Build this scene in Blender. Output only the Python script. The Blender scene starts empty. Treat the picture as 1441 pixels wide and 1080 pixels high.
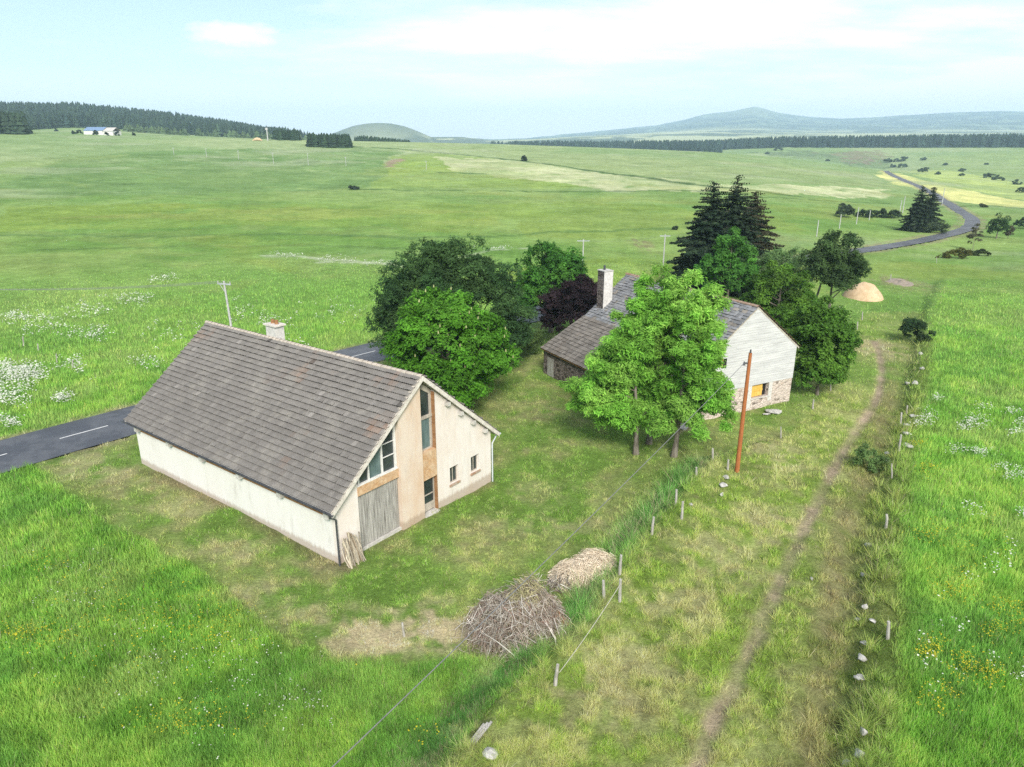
import bpy, bmesh, math, random
import numpy as np
from mathutils import Vector

scene = bpy.context.scene
COL = scene.collection
PI = math.pi
R = math.radians

# ------------------------------------------------------------------ camera
TH = R(18.4); FPX = 1000.0; CX, CY = 720.5, 540.0; CAMH = 20.0
cam_d = bpy.data.cameras.new('camera'); cam = bpy.data.objects.new('camera', cam_d); COL.objects.link(cam)
cam.location = (0, 0, CAMH); cam.rotation_euler = (PI / 2 - TH, 0, 0)
cam_d.sensor_width = 36; cam_d.lens = FPX / 1441 * 36; cam_d.clip_start = 0.5; cam_d.clip_end = 30000
scene.camera = cam

# ------------------------------------------------------------------ noise
def _hash(ix, iy, seed):
    h = (ix.astype(np.int64) * 374761393 + iy.astype(np.int64) * 668265263 + seed * 974634777) & 0xFFFFFFFF
    h = ((h ^ (h >> 13)) * 1274126177) & 0xFFFFFFFF
    h = (h ^ (h >> 16)) & 0xFFFF
    return h / 65535.0

def vnoise(x, y, s, seed=0):
    x = np.asarray(x, float) / s; y = np.asarray(y, float) / s
    ix = np.floor(x); iy = np.floor(y); fx = x - ix; fy = y - iy
    fx = fx * fx * (3 - 2 * fx); fy = fy * fy * (3 - 2 * fy)
    a = _hash(ix, iy, seed); b = _hash(ix + 1, iy, seed); c = _hash(ix, iy + 1, seed); d = _hash(ix + 1, iy + 1, seed)
    return (a * (1 - fx) + b * fx) * (1 - fy) + (c * (1 - fx) + d * fx) * fy

def fbm(x, y, s, seed=0, n=4):
    t = 0; a = .5; w = 0
    for k in range(n):
        ang = .7 * k + .3
        xr = x * math.cos(ang) - y * math.sin(ang); yr = x * math.sin(ang) + y * math.cos(ang)
        t = t + a * vnoise(xr, yr, s, seed + 11 * k); w += a; a *= .55; s *= .47
    return t / w

def sst(a, b, x):
    t = np.clip((x - a) / (b - a), 0, 1); return t * t * (3 - 2 * t)

# ------------------------------------------------------------------ terrain
YH = CY - FPX * math.tan(TH)
P1 = ([-500, 0, 200, 400, 560, 700, 850, 1000, 1100, 1180, 1250, 1330, 1441, 2000], [188, 188, 191, 197, 200, 203, 208, 214, 222, 232, 241, 248, 258, 262])
P2 = ([-500, 0, 145, 250, 430, 560, 700, 850, 1000, 1100, 1180, 1250, 1330, 1441, 2000], [183, 183, 183, 190, 199, 206, 214, 222, 232, 236, 241, 245, 236, 238, 238])
P3 = ([-500, 0, 100, 200, 300, 350, 400, 430, 560, 700, 850, 1000, 1100, 1441, 2000], [166, 158, 159, 166, 178, 186, 195, 202, 205, 207, 210, 211, 207, 207, 207])
P4 = ([-500, 430, 560, 700, 2000], [200, 207, 205, 212, 214])
P5 = ([-500, 430, 560, 600, 650, 690, 740, 800, 900, 1000, 1100, 1441, 2000], [203, 200, 196, 193, 193, 198, 197, 194, 190, 188, 190, 190, 192])
PM = ([-500, 600, 690, 740, 770, 830, 880, 920, 960, 985, 1005, 1025, 1045, 1058, 1072, 1090, 1130, 1180, 1220, 1260, 1330, 1400, 1441, 1700, 2000],
      [203, 201, 199, 196, 193, 186, 181, 177, 169, 162, 159, 157, 152.5, 150.5, 154, 159, 164, 167, 166, 163, 159, 157, 158, 165, 190])
PH = ([-500, 430, 450, 468, 485, 500, 518, 535, 552, 570, 585, 600, 625, 2000], [230, 205, 198, 189, 182.5, 177.5, 174.5, 173.5, 174.5, 178, 183.5, 190, 202, 230])

def bearing_px(x, y):
    phi = np.arctan2(x, y)
    return np.clip(CX + 1054 * np.tan(np.clip(phi, -1.1, 1.1)), -480, 1950), np.maximum(np.cos(phi), .5)

def terr0(x, y):
    x = np.asarray(x, float); y = np.asarray(y, float)
    D = np.hypot(x, y) + 1e-6
    px, cp = bearing_px(x, y)
    k = .0009 * cp
    z1 = 20 + 650 * k * (YH - np.interp(px, *P1))
    s = np.clip((D - 95) / 555, 0, 1)
    z = z1 * s ** 1.3
    Ds = [650, 950, 1500, 2400, 3600, 5200, 8200, 9400]
    ys = [np.interp(px, *P) for P in (P1, P2, P3, P4, P5)] + [np.interp(px, *P5) - .2 * (np.interp(px, *P5) - np.interp(px, *PM)), np.interp(px, *PM), np.full_like(px, 215.)]
    L = np.log(D)
    for i in range(len(Ds) - 1):
        t = (L - math.log(Ds[i])) / math.log(Ds[i + 1] / Ds[i])
        m = (t >= 0) & (t <= 1)
        ts = t * t * (3 - 2 * t) if i in (1, 2, 3) else t
        yy = ys[i] * (1 - ts) + ys[i + 1] * ts
        z = np.where(m, 20 + D * k * (YH - yy), z)
    z = np.where(D > Ds[-1], 20 + Ds[-1] * k * (YH - 215.), z)
    # round dome-shaped hill in the middle distance
    hz = 20 + 3000 * k * (YH - np.interp(px, *PH))
    w = np.exp(-((D - 3000) / 330.) ** 2)
    z = np.where(w > .01, np.maximum(z, z * (1 - w) + hz * w), z)
    # far relief
    rel = fbm(x, y, 420, 5, 4) - .5
    z = z + rel * np.clip((D - 4200) / 2200, 0, 1) * 46 * np.where(D < 7700, 1, .3)
    z = z + (fbm(x, y, 60, 3, 3) - .5) * 1.6 * sst(70, 160, D) * sst(700, 500, D)
    return z

def ray(px, py):
    u = (px - CX) / FPX; v = -(py - CY) / FPX
    return np.array([u, math.cos(TH) + v * math.sin(TH), -math.sin(TH) + v * math.cos(TH)])

_T = np.exp(np.linspace(math.log(6), math.log(9000), 3500))
def hit(px, py, f):
    d = ray(px, py); P = d[None, :] * _T[:, None]; P[:, 2] += CAMH
    g = P[:, 2] - f(P[:, 0], P[:, 1])
    i = np.argmax(g < 0)
    if g[i] >= 0: return None
    if i == 0: return P[0]
    w = g[i - 1] / (g[i - 1] - g[i]); t = _T[i - 1] + w * (_T[i] - _T[i - 1])
    return d * t + np.array([0, 0, CAMH])
def line0(pts): return np.array([hit(a, b, terr0)[:2] for a, b in pts])

def sdist(x, y, pl):
    """distance to a polyline, positive on its right-hand side; and arc position"""
    best = np.full(np.shape(x), 1e9); sg = np.ones(np.shape(x)); arc = np.zeros(np.shape(x)); acc = 0
    for i in range(len(pl) - 1):
        ax, ay = pl[i]; bx, by = pl[i + 1]; dx, dy = bx - ax, by - ay; L = math.hypot(dx, dy)
        t = np.clip(((x - ax) * dx + (y - ay) * dy) / (L * L), 0, 1)
        d = np.hypot(x - ax - t * dx, y - ay - t * dy)
        cr = (x - ax) * dy - (y - ay) * dx
        m = d < best
        best = np.where(m, d, best); sg = np.where(m, np.sign(cr), sg); arc = np.where(m, acc + t * L, arc); acc += L
    return best * sg, arc

def inpoly(x, y, poly):
    c = np.zeros(np.shape(x), bool); n = len(poly)
    for i in range(n):
        x0, y0 = poly[i]; x1, y1 = poly[(i + 1) % n]
        if y0 == y1: continue
        m = ((y0 > y) != (y1 > y)) & (x < (x1 - x0) * (y - y0) / (y1 - y0) + x0)
        c ^= m
    return c

def smooth_line(pl, step):
    pl = np.array(pl, float); n = len(pl); out = []
    for i in range(n - 1):
        p0 = pl[max(i - 1, 0)]; p1 = pl[i]; p2 = pl[i + 1]; p3 = pl[min(i + 2, n - 1)]
        k = max(2, int(np.linalg.norm(p2 - p1) / step))
        for t in np.linspace(0, 1, k, endpoint=False):
            out.append(.5 * ((2 * p1) + (p2 - p0) * t + (2 * p0 - 5 * p1 + 4 * p2 - p3) * t * t + (3 * p1 - p0 - 3 * p2 + p3) * t ** 3))
    out.append(pl[-1]); return np.array(out)

# lines of the place
BANK = line0([(560, 1250), (640, 1080), (700, 1000), (765, 945), (820, 905), (858, 845), (885, 795), (935, 735), (972, 690), (1005, 655), (1040, 640)])
STONES = line0([(1190, 1250), (1212, 1060), (1220, 950), (1228, 850), (1236, 770), (1250, 700), (1264, 630), (1280, 575), (1290, 530), (1296, 480), (1302, 440), (1322, 400), (1352, 372), (1400, 350)])
TRACK = smooth_line(line0([(960, 1200), (988, 1070), (1040, 960), (1085, 860), (1130, 760), (1178, 660), (1206, 605), (1232, 565), (1241, 525), (1236, 495), (1226, 470), (1222, 440)]), 1.0)
TRACK2 = smooth_line(line0([(1130, 1150), (1150, 960), (1165, 840), (1185, 760), (1215, 690), (1240, 600), (1256, 540), (1262, 480), (1262, 440)]), 1.0)
ROAD = smooth_line([(-75, -8), (-55, 17), (-35.1, 44.0), (-29.0, 51.6), (-15.2, 69.3), (12, 97), (40, 122)] + [tuple(p) for p in line0([(1200, 354), (1290, 340), (1342, 328), (1366, 318), (1363, 305), (1338, 289), (1298, 265), (1250, 243.5)])] + [(345, 690)], 3.0)
MEADOW_EDGE = line0([(-900, 640), (-150, 664), (30, 651), (60, 655), (100, 690), (140, 722), (200, 757), (280, 798), (340, 845), (400, 895), (450, 918), (520, 930), (600, 925), (660, 920), (720, 935), (770, 940)])
MEADOW = np.vstack([MEADOW_EDGE, BANK[2:0:-1], [BANK[0]], line0([(-300, 1400)]), [(-60, 6), (-80, 10)]])
LANE = np.vstack([BANK, line0([(1110, 620), (1165, 545), (1195, 480), (1215, 440)]), STONES[10::-1]])
FIELD_R = np.vstack([STONES, [(300, 190), (300, 0), (30, 0)]])
PATCHES = [  # worn or straw-coloured ground: px, py, radius x, radius y, colour weights (straw, soil)
    (540, 890, 2.6, 1.3, .9, .2), (600, 868, 1.6, 1.0, .9, .1), (505, 905, 1.5, .8, .7, .4), (640, 895, 1.2, 1.0, .8, .1),
    (330, 775, 2.2, 1.1, .5, .4), (250, 715, 2.6, 1.5, .45, .4), (150, 665, 3., 1.4, .55, .25), (110, 650, 2.2, 1.2, .5, .3), (200, 690, 2.4, 1.2, .3, .55),
    (380, 835, 2.0, .9, .5, .35), (430, 865, 1.6, .8, .55, .2), (455, 790, 1.2, .7, .5, .5), (600, 770, 2.4, .9, .25, .35), (720, 735, 2.2, 1.4, .35, .25),
    (745, 580, 3.0, 2.4, .25, .45), (770, 690, 2.5, 1.5, .35, .2), (820, 740, 2.0, 1.2, .4, .2), (700, 760, 1.2, .6, .2, .5), (1230, 490, 2.6, 3.5, .9, .5),
    (1265, 398, 3.2, 5.0, .5, .9), (1180, 850, .7, 2.2, .1, .35), (1175, 940, .6, 1.5, .15, .35), (1195, 760, .6, 2.5, .1, .3), (960, 605, 1.4, .8, .7, .2), (905, 345, 1.8, 9, .3, .9),
    (1080, 760, 1.5, 2.0, .5, .1), (950, 860, 1.8, 1.6, .5, .1), (880, 960, 1.8, 1.6, .45, .1), (1010, 800, 1.6, 2, .4, .1), (1090, 650, 1.6, 2.5, .5, .1), (830, 1020, 1.6, 1.2, .5, .15)]
PATCHES = [(tuple(hit(a, b, terr0)[:2]),) + tuple(r) for a, b, *r in PATCHES]
BARN_O = np.array([-8.73, 31.26]); BARN_ROT = R(52.99)
FARM_O = np.array([22.92, 55.33]); FARM_ROT = R(27.7)
def local(x, y, o, rot):
    dx, dy = x - o[0], y - o[1]; c, s = math.cos(rot), math.sin(rot)
    return dx * c + dy * s, -dx * s + dy * c

def terr(x, y, micro=True):
    x = np.asarray(x, float); y = np.asarray(y, float)
    z = terr0(x, y); D = np.hypot(x, y)
    near = D < 260
    if not np.any(near): return z
    xn, yn, Dn = x[near] if x.ndim else x, y[near] if x.ndim else y, D[near] if x.ndim else D
    db, _ = sdist(xn, yn, BANK); ds, _ = sdist(xn, yn, STONES)
    wob = (fbm(xn, yn, 3.0, 21, 3) - .5) * .9
    dz = .75 * sst(-1.5, .5, db + wob) * sst(58, 40, Dn) * sst(60, 30, np.abs(db))
    dz = dz * np.where(yn < 46, 1, .6)
    dz = dz + .6 * sst(-.9, .5, ds + wob * .8) * sst(150, 110, Dn) * np.where(ds > 0, 1, sst(-6, -1, ds) + 1e-9)
    dz = dz - .18 * np.exp(-((ds + 1.1) / .7) ** 2) * sst(110, 80, Dn)
    dt, _ = sdist(xn, yn, TRACK)
    dz = dz - .1 * np.exp(-(dt / .38) ** 2) * sst(100, 70, Dn)
    dz = dz - .33 * np.exp(-((xn + .8) ** 2 + (yn - 41) ** 2) / 40)
    if micro:
        inl = sst(-.5, 1, db) * sst(70, 50, Dn)
        dz = dz + (fbm(xn, yn, .9, 31, 3) - .5) * (.14 + .12 * inl) + (fbm(xn, yn, 6, 33, 2) - .5) * .3 * sst(22, 30, Dn)
    dr, _ = sdist(xn, yn, ROAD)
    w = sst(5.5, 3.3, np.abs(dr))
    # the verge is levelled with the road
    if x.ndim:
        z = z.copy(); z[near] = z[near] + dz * (1 - w)
        return z
    return z + dz * (1 - w)

def G(px, py):
    p = hit(px, py, terr); return Vector((p[0], p[1], p[2]))
def ground_z(x, y): return float(terr(np.array([float(x)]), np.array([float(y)]))[0])
def proj(p):
    X, Y, Z = p[0], p[1], p[2] - CAMH
    f = Y * math.cos(TH) - Z * math.sin(TH); u = Y * math.sin(TH) + Z * math.cos(TH)
    return CX + FPX * X / f, CY - FPX * u / f, f
def height_to(base, py):
    """height above base whose top reaches the photo row py"""
    lo, hi = 0., 80.
    for _ in range(40):
        m = (lo + hi) / 2
        if proj((base[0], base[1], base[2] + m))[1] > py: lo = m
        else: hi = m
    return lo

# ------------------------------------------------------------------ materials
def new_mat(name):
    m = bpy.data.materials.new(name); m.use_nodes = True
    nt = m.node_tree; nt.nodes.clear()
    out = nt.nodes.new('ShaderNodeOutputMaterial'); return m, nt, out
def N(nt, t, **kw):
    n = nt.nodes.new(t)
    for k, v in kw.items():
        if k in n.inputs: n.inputs[k].default_value = v
        else: setattr(n, k, v)
    return n
def ramp(nt, fac, stops):
    r = nt.nodes.new('ShaderNodeValToRGB'); e = r.color_ramp.elements
    while len(e) < len(stops): e.new(.5)
    for i, (p, c) in enumerate(stops):
        e[i].position = p; e[i].color = (c, c, c, 1) if not hasattr(c, '__len__') else (*c, 1)
    nt.links.new(fac, r.inputs[0]); return r.outputs[0]
def mixc(nt, a, b, fac, mode='MIX'):
    m = nt.nodes.new('ShaderNodeMix'); m.data_type = 'RGBA'; m.blend_type = mode
    for s, v in ((0, fac), (6, a), (7, b)):
        if hasattr(v, 'links') or hasattr(v, 'is_output'): nt.links.new(v, m.inputs[s])
        elif s == 0: m.inputs[0].default_value = v
        else: m.inputs[s].default_value = (*v, 1)
    return m.outputs[2]
def noise(nt, scale, detail=4, rough=.6, coord='Object', vec=None, stretch=None):
    if vec is None:
        tc = nt.nodes.new('ShaderNodeTexCoord'); vec = tc.outputs[coord]
    if stretch:
        mp = nt.nodes.new('ShaderNodeMapping'); mp.inputs['Scale'].default_value = stretch; nt.links.new(vec, mp.inputs[0]); vec = mp.outputs[0]
    n = N(nt, 'ShaderNodeTexNoise', Scale=scale, Detail=detail, Roughness=rough); nt.links.new(vec, n.inputs['Vector'])
    return n.outputs['Fac']
def bump(nt, h, strength=.3, dist=.02):
    b = N(nt, 'ShaderNodeBump', Strength=strength, Distance=dist); nt.links.new(h, b.inputs['Height']); return b.outputs[0]
def finish(nt, out, col, rough=.9, nrm=None, spec=.2, metal=0):
    p = N(nt, 'ShaderNodeBsdfPrincipled', Roughness=rough, Metallic=metal); p.inputs['Specular IOR Level'].default_value = spec
    if hasattr(col, 'is_output'): nt.links.new(col, p.inputs['Base Color'])
    else: p.inputs['Base Color'].default_value = (*col, 1)
    if nrm is not None: nt.links.new(nrm, p.inputs['Normal'])
    nt.links.new(p.outputs[0], out.inputs[0]); return p
def attr(nt, name='tint'):
    a = nt.nodes.new('ShaderNodeAttribute'); a.attribute_name = name; return a.outputs['Color']

def mat_varied(name, col, col2, scale=3., rough=.9, bstr=.3, stretch=None, lo=.35, hi=.65, bdist=.02, detail=5, spec=.2):
    m, nt, out = new_mat(name); n = noise(nt, scale, detail, .65, stretch=stretch)
    c = ramp(nt, n, [(lo, col), (hi, col2)]); n2 = noise(nt, scale * 6, 3, .6, stretch=stretch)
    c = mixc(nt, c, ramp(nt, n2, [(.3, .75), (.7, 1.15)]), 1, 'MULTIPLY')
    finish(nt, out, c, rough, bump(nt, n2, bstr, bdist), spec); return m
def mat_tint(name, rough=.9, transl=0., nscale=None, spec=.15, bstr=.0):
    """colour from the mesh's own 'tint' attribute (the thing's own colour)"""
    m, nt, out = new_mat(name); c = attr(nt)
    nrm = None
    if nscale:
        n = noise(nt, nscale, 4, .65); c = mixc(nt, c, ramp(nt, n, [(.25, .65), (.75, 1.3)]), 1, 'MULTIPLY')
        if bstr: nrm = bump(nt, n, bstr, .03)
    p = finish(nt, out, c, rough, nrm, spec)
    if transl:
        t = N(nt, 'ShaderNodeBsdfTranslucent'); nt.links.new(c, t.inputs[0])
        mx = N(nt, 'ShaderNodeMixShader', Fac=transl); nt.links.new(p.outputs[0], mx.inputs[1]); nt.links.new(t.outputs[0], mx.inputs[2])
        nt.links.new(mx.outputs[0], out.inputs[0])
    return m

M = {}
M['leaf'] = mat_tint('leaf', .75, .48, None, .25)
M['needle'] = mat_tint('needle', .85, .1)
M['grass'] = mat_tint('grass_blades', .8, .42, None, .15)
M['petal'] = mat_tint('petal', .9, .3)
M['bark'] = mat_varied('bark', (.11, .09, .07), (.27, .24, .2), 6, .95, .6, (1, 1, .25))
M['tile'] = None
M['stick'] = mat_tint('dead_wood', .95, 0, 14.)
M['wire'] = mat_varied('wire', (.16, .165, .17), (.22, .22, .22), 5, .6, .1)
M['rope'] = mat_varied('rope', (.42, .41, .32), (.52, .5, .42), 8, .8, .1)
M['post'] = mat_varied('weathered_post', (.27, .25, .22), (.5, .48, .44), 5, .95, .5, (3, 3, .6))
M['pole_brown'] = mat_varied('treated_pole', (.30, .095, .03), (.42, .16, .06), 3, .8, .3, (4, 4, .4))
M['pole_grey'] = mat_varied('grey_pole', (.38, .38, .37), (.52, .52, .5), 2, .85, .2)
M['steel'] = mat_varied('galvanised_steel', (.38, .4, .42), (.5, .52, .54), 4, .5, .1)
M['rock'] = mat_varied('lichen_rock', (.2, .195, .185), (.58, .56, .52), 5, .95, .7, None, .3, .62)
M['sand'] = mat_varied('sand', (.52, .37, .22), (.64, .48, .31), 1.5, .95, .3)
M['white_plaster'] = mat_varied('white_plaster', (.44, .42, .4), (.58, .56, .53), 1.2, .9, .3, None, .2, .5)
M['dark'] = mat_varied('dark_inside', (.012, .012, .012), (.03, .028, .026), 2, .9, .1)
M['gutter'] = mat_varied('dark_gutter', (.05, .055, .065), (.09, .095, .1), 3, .5, .1)
M['pipe'] = mat_varied('grey_pipe', (.42, .46, .48), (.55, .58, .6), 3, .5, .1)
M['concrete'] = mat_varied('concrete', (.42, .4, .37), (.6, .58, .54), 2, .9, .3)
M['frame'] = mat_varied('window_wood', (.34, .3, .25), (.52, .47, .4), 4, .8, .3, (1, 1, .3))
M['frame_white'] = mat_varied('window_paint', (.62, .61, .58), (.76, .75, .72), 4, .6, .1)
M['plank'] = mat_varied('grey_planks', (.14, .13, .115), (.55, .53, .49), 3.2, .95, .6, (7, 7, .22), .32, .66)
M['lintel'] = mat_varied('ochre_lintel', (.48, .28, .14), (.60, .44, .29), 2.2, .9, .3)
M['brown_wood'] = mat_varied('brown_fascia', (.23, .11, .045), (.36, .2, .1), 2, .85, .3, (1, .2, 3))
M['yellow_board'] = mat_varied('yellow_board', (.62, .36, .06), (.72, .47, .13), 2, .85, .2)
M['terracotta'] = mat_varied('terracotta', (.36, .2, .12), (.44, .36, .29), 3, .9, .4)
M['ridge_tile'] = mat_varied('ridge_tile', (.42, .37, .31), (.58, .5, .42), 2.5, .9, .4)
M['verge'] = mat_varied('verge_tile', (.55, .5, .44), (.7, .66, .6), 2.5, .9, .4)
M['bluesheet'] = mat_varied('blue_sheet', (.16, .24, .38), (.2, .29, .44), 1, .5, .1)
M['cobble'] = None

def mat_render(name, base, stain, amt, top=None):
    m, nt, out = new_mat(name)
    big = noise(nt, .55, 5, .7, stretch=(1, 1, .45)); streak = noise(nt, 2.6, 4, .7, stretch=(1.6, 1.6, .18)); fine = noise(nt, 40, 3, .6)
    c = mixc(nt, base, stain, ramp(nt, big, [(.42, 0.), (.72, amt)]))
    c = mixc(nt, c, stain, ramp(nt, streak, [(.5, 0.), (.8, amt * .7)]))
    damp = noise(nt, 1.1, 6, .75, stretch=(1.2, 1.2, .3)); c = mixc(nt, c, (.36, .33, .29), ramp(nt, damp, [(.56, 0.), (.74, .45)]))
    tc = nt.nodes.new('ShaderNodeTexCoord'); sp = nt.nodes.new('ShaderNodeSeparateXYZ'); nt.links.new(tc.outputs['Object'], sp.inputs[0])
    # splashed soil along the foot of the wall
    ad = nt.nodes.new('ShaderNodeMath'); ad.operation = 'MULTIPLY_ADD'; nt.links.new(streak, ad.inputs[0]); ad.inputs[1].default_value = -.5; nt.links.new(sp.outputs[2], ad.inputs[2])
    c = mixc(nt, c, (.33, .24, .17), ramp(nt, ad.outputs[0], [(0, .6), (.22, 0.)]))
    c = mixc(nt, c, ramp(nt, fine, [(.3, .88), (.7, 1.06)]), 1, 'MULTIPLY')
    finish(nt, out, c, .92, None, .15); return m
M['render_white'] = mat_render('white_render', (.75, .73, .695), (.6, .55, .48), .3)
M['render_cream'] = mat_render('cream_render', (.73, .68, .635), (.62, .49, .39), .6)
M['render_pink'] = mat_render('stained_render', (.66, .56, .47), (.58, .41, .28), .8)
M['render_orange'] = mat_render('ochre_render', (.74, .6, .46), (.62, .38, .2), .9)

def mat_boards():
    m, nt, out = new_mat('white_boards')
    a = noise(nt, .9, 5, .7, stretch=(.35, 1, 2.2)); b = noise(nt, 5, 4, .7, stretch=(.15, 1, 5))
    c = mixc(nt, (.58, .58, .575), (.38, .38, .385), ramp(nt, a, [(.4, 0.), (.72, .8)]))
    c = mixc(nt, c, ramp(nt, b, [(.35, .82), (.65, 1.05)]), 1, 'MULTIPLY')
    finish(nt, out, c, .85, bump(nt, b, .25, .02), .15); return m
M['boards'] = mat_boards()

def mat_stone(name, mortar, a, b, scale=3.2):
    m, nt, out = new_mat(name)
    tc = nt.nodes.new('ShaderNodeTexCoord'); mp = nt.nodes.new('ShaderNodeMapping'); mp.inputs['Scale'].default_value = (1, 1, 1.7); nt.links.new(tc.outputs['Object'], mp.inputs[0])
    nz = N(nt, 'ShaderNodeTexNoise', Scale=2.5, Detail=3); nt.links.new(mp.outputs[0], nz.inputs['Vector'])
    ds = mixc(nt, mp.outputs[0], nz.outputs['Color'], .12)
    v1 = N(nt, 'ShaderNodeTexVoronoi', Scale=scale); v2 = N(nt, 'ShaderNodeTexVoronoi', Scale=scale, feature='DISTANCE_TO_EDGE')
    for v in (v1, v2): nt.links.new(ds, v.inputs['Vector'])
    sep = nt.nodes.new('ShaderNodeSeparateColor'); nt.links.new(v1.outputs['Color'], sep.inputs[0])
    c = ramp(nt, sep.outputs[0], [(0, a), (.22, tuple(x * .35 for x in a)), (.3, b), (.75, tuple((x + y) / 2 for x, y in zip(a, b))), (1, b)])
    g = noise(nt, 12, 4, .7); c = mixc(nt, c, ramp(nt, g, [(.3, .7), (.7, 1.2)]), 1, 'MULTIPLY')
    e = ramp(nt, v2.outputs['Distance'], [(.03, 1.), (.1, 0.)]); c = mixc(nt, c, mortar, e)
    h = ramp(nt, v2.outputs['Distance'], [(0, 0.), (.14, 1.)])
    finish(nt, out, c, .95, bump(nt, h, .8, .05), .1); return m
M['stone_pink'] = mat_stone('mortared_fieldstone', (.58, .5, .44), (.5, .4, .34), (.62, .53, .47), 3.4)
M['stone_dark'] = mat_stone('dark_fieldstone', (.1, .085, .075), (.14, .115, .1), (.24, .2, .18), 3.0)

def mat_roof(name, nscale, moss, amt, bstr=.4):
    m, nt, out = new_mat(name); c = attr(nt)
    n = noise(nt, nscale, 5, .7); f = noise(nt, 26, 3, .7)
    c = mixc(nt, c, moss, ramp(nt, n, [(.5, 0.), (.75, amt)]))
    c = mixc(nt, c, ramp(nt, f, [(.3, .68), (.7, 1.22)]), 1, 'MULTIPLY')
    finish(nt, out, c, .88, bump(nt, f, bstr, .01), .2); return m
M['tile'] = mat_roof('concrete_tile', .8, (.34, .32, .28), .55)
M['slate'] = mat_roof('stone_slate', 1.1, (.3, .31, .29), .5, .6)
M['brown_tile'] = mat_roof('brown_tile', 1.0, (.2, .165, .13), .5)

def mat_glass():
    m, nt, out = new_mat('window_glass'); n = noise(nt, 1.4, 3, .6)
    c = ramp(nt, n, [(.35, (.02, .026, .028)), (.7, (.05, .065, .066))])
    finish(nt, out, c, .12, None, .5); return m
M['glass'] = mat_glass()
def mat_curtain():
    m, nt, out = new_mat('pale_curtain'); n = noise(nt, 2.4, 3, .6, stretch=(2, 2, .25))
    c = ramp(nt, n, [(.3, (.06, .10, .10)), (.7, (.16, .22, .22))]); finish(nt, out, c, .35, None, .4); return m
M['curtain'] = mat_curtain()

def mat_road():
    m, nt, out = new_mat('asphalt'); a = noise(nt, .25, 4, .7); f = noise(nt, 60, 3, .6); c = ramp(nt, a, [(.3, (.056, .06, .07)), (.48, (.074, .078, .088)), (.52, (.092, .096, .106)), (.7, (.115, .119, .127))])
    c = mixc(nt, c, ramp(nt, f, [(.3, .75), (.7, 1.3)]), 1, 'MULTIPLY'); finish(nt, out, c, .62, None, .5); return m
M['road'] = mat_road()
M['marking'] = mat_varied('road_paint', (.55, .55, .54), (.75, .75, .74), 6, .8, .2)

def mat_ground():
    m, nt, out = new_mat('ground_cover'); c = attr(nt)
    geo = nt.nodes.new('ShaderNodeNewGeometry')
    f = noise(nt, 7, 5, .75, vec=geo.outputs['Position']); g = noise(nt, .9, 4, .7, vec=geo.outputs['Position']); b = noise(nt, 2.6, 6, .8, vec=geo.outputs['Position'])
    c = mixc(nt, c, ramp(nt, f, [(.3, .62), (.7, 1.38)]), 1, 'MULTIPLY'); c = mixc(nt, c, ramp(nt, g, [(.3, .82), (.7, 1.2)]), 1, 'MULTIPLY')
    w1 = noise(nt, .06, 6, .75, vec=geo.outputs['Position']); w2 = noise(nt, .22, 5, .75, vec=geo.outputs['Position'])
    c = mixc(nt, c, ramp(nt, w1, [(.35, (.80, .84, .78)), (.65, (1.2, 1.15, 1.22))]), 1, 'MULTIPLY'); c = mixc(nt, c, ramp(nt, w2, [(.35, (.84, .86, .82)), (.65, (1.16, 1.14, 1.2))]), 1, 'MULTIPLY')
    finish(nt, out, c, .95, bump(nt, b, 1., .14), .05); return m
M['ground'] = mat_ground()
M['hill'] = mat_tint('hill_cover', .95)

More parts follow.
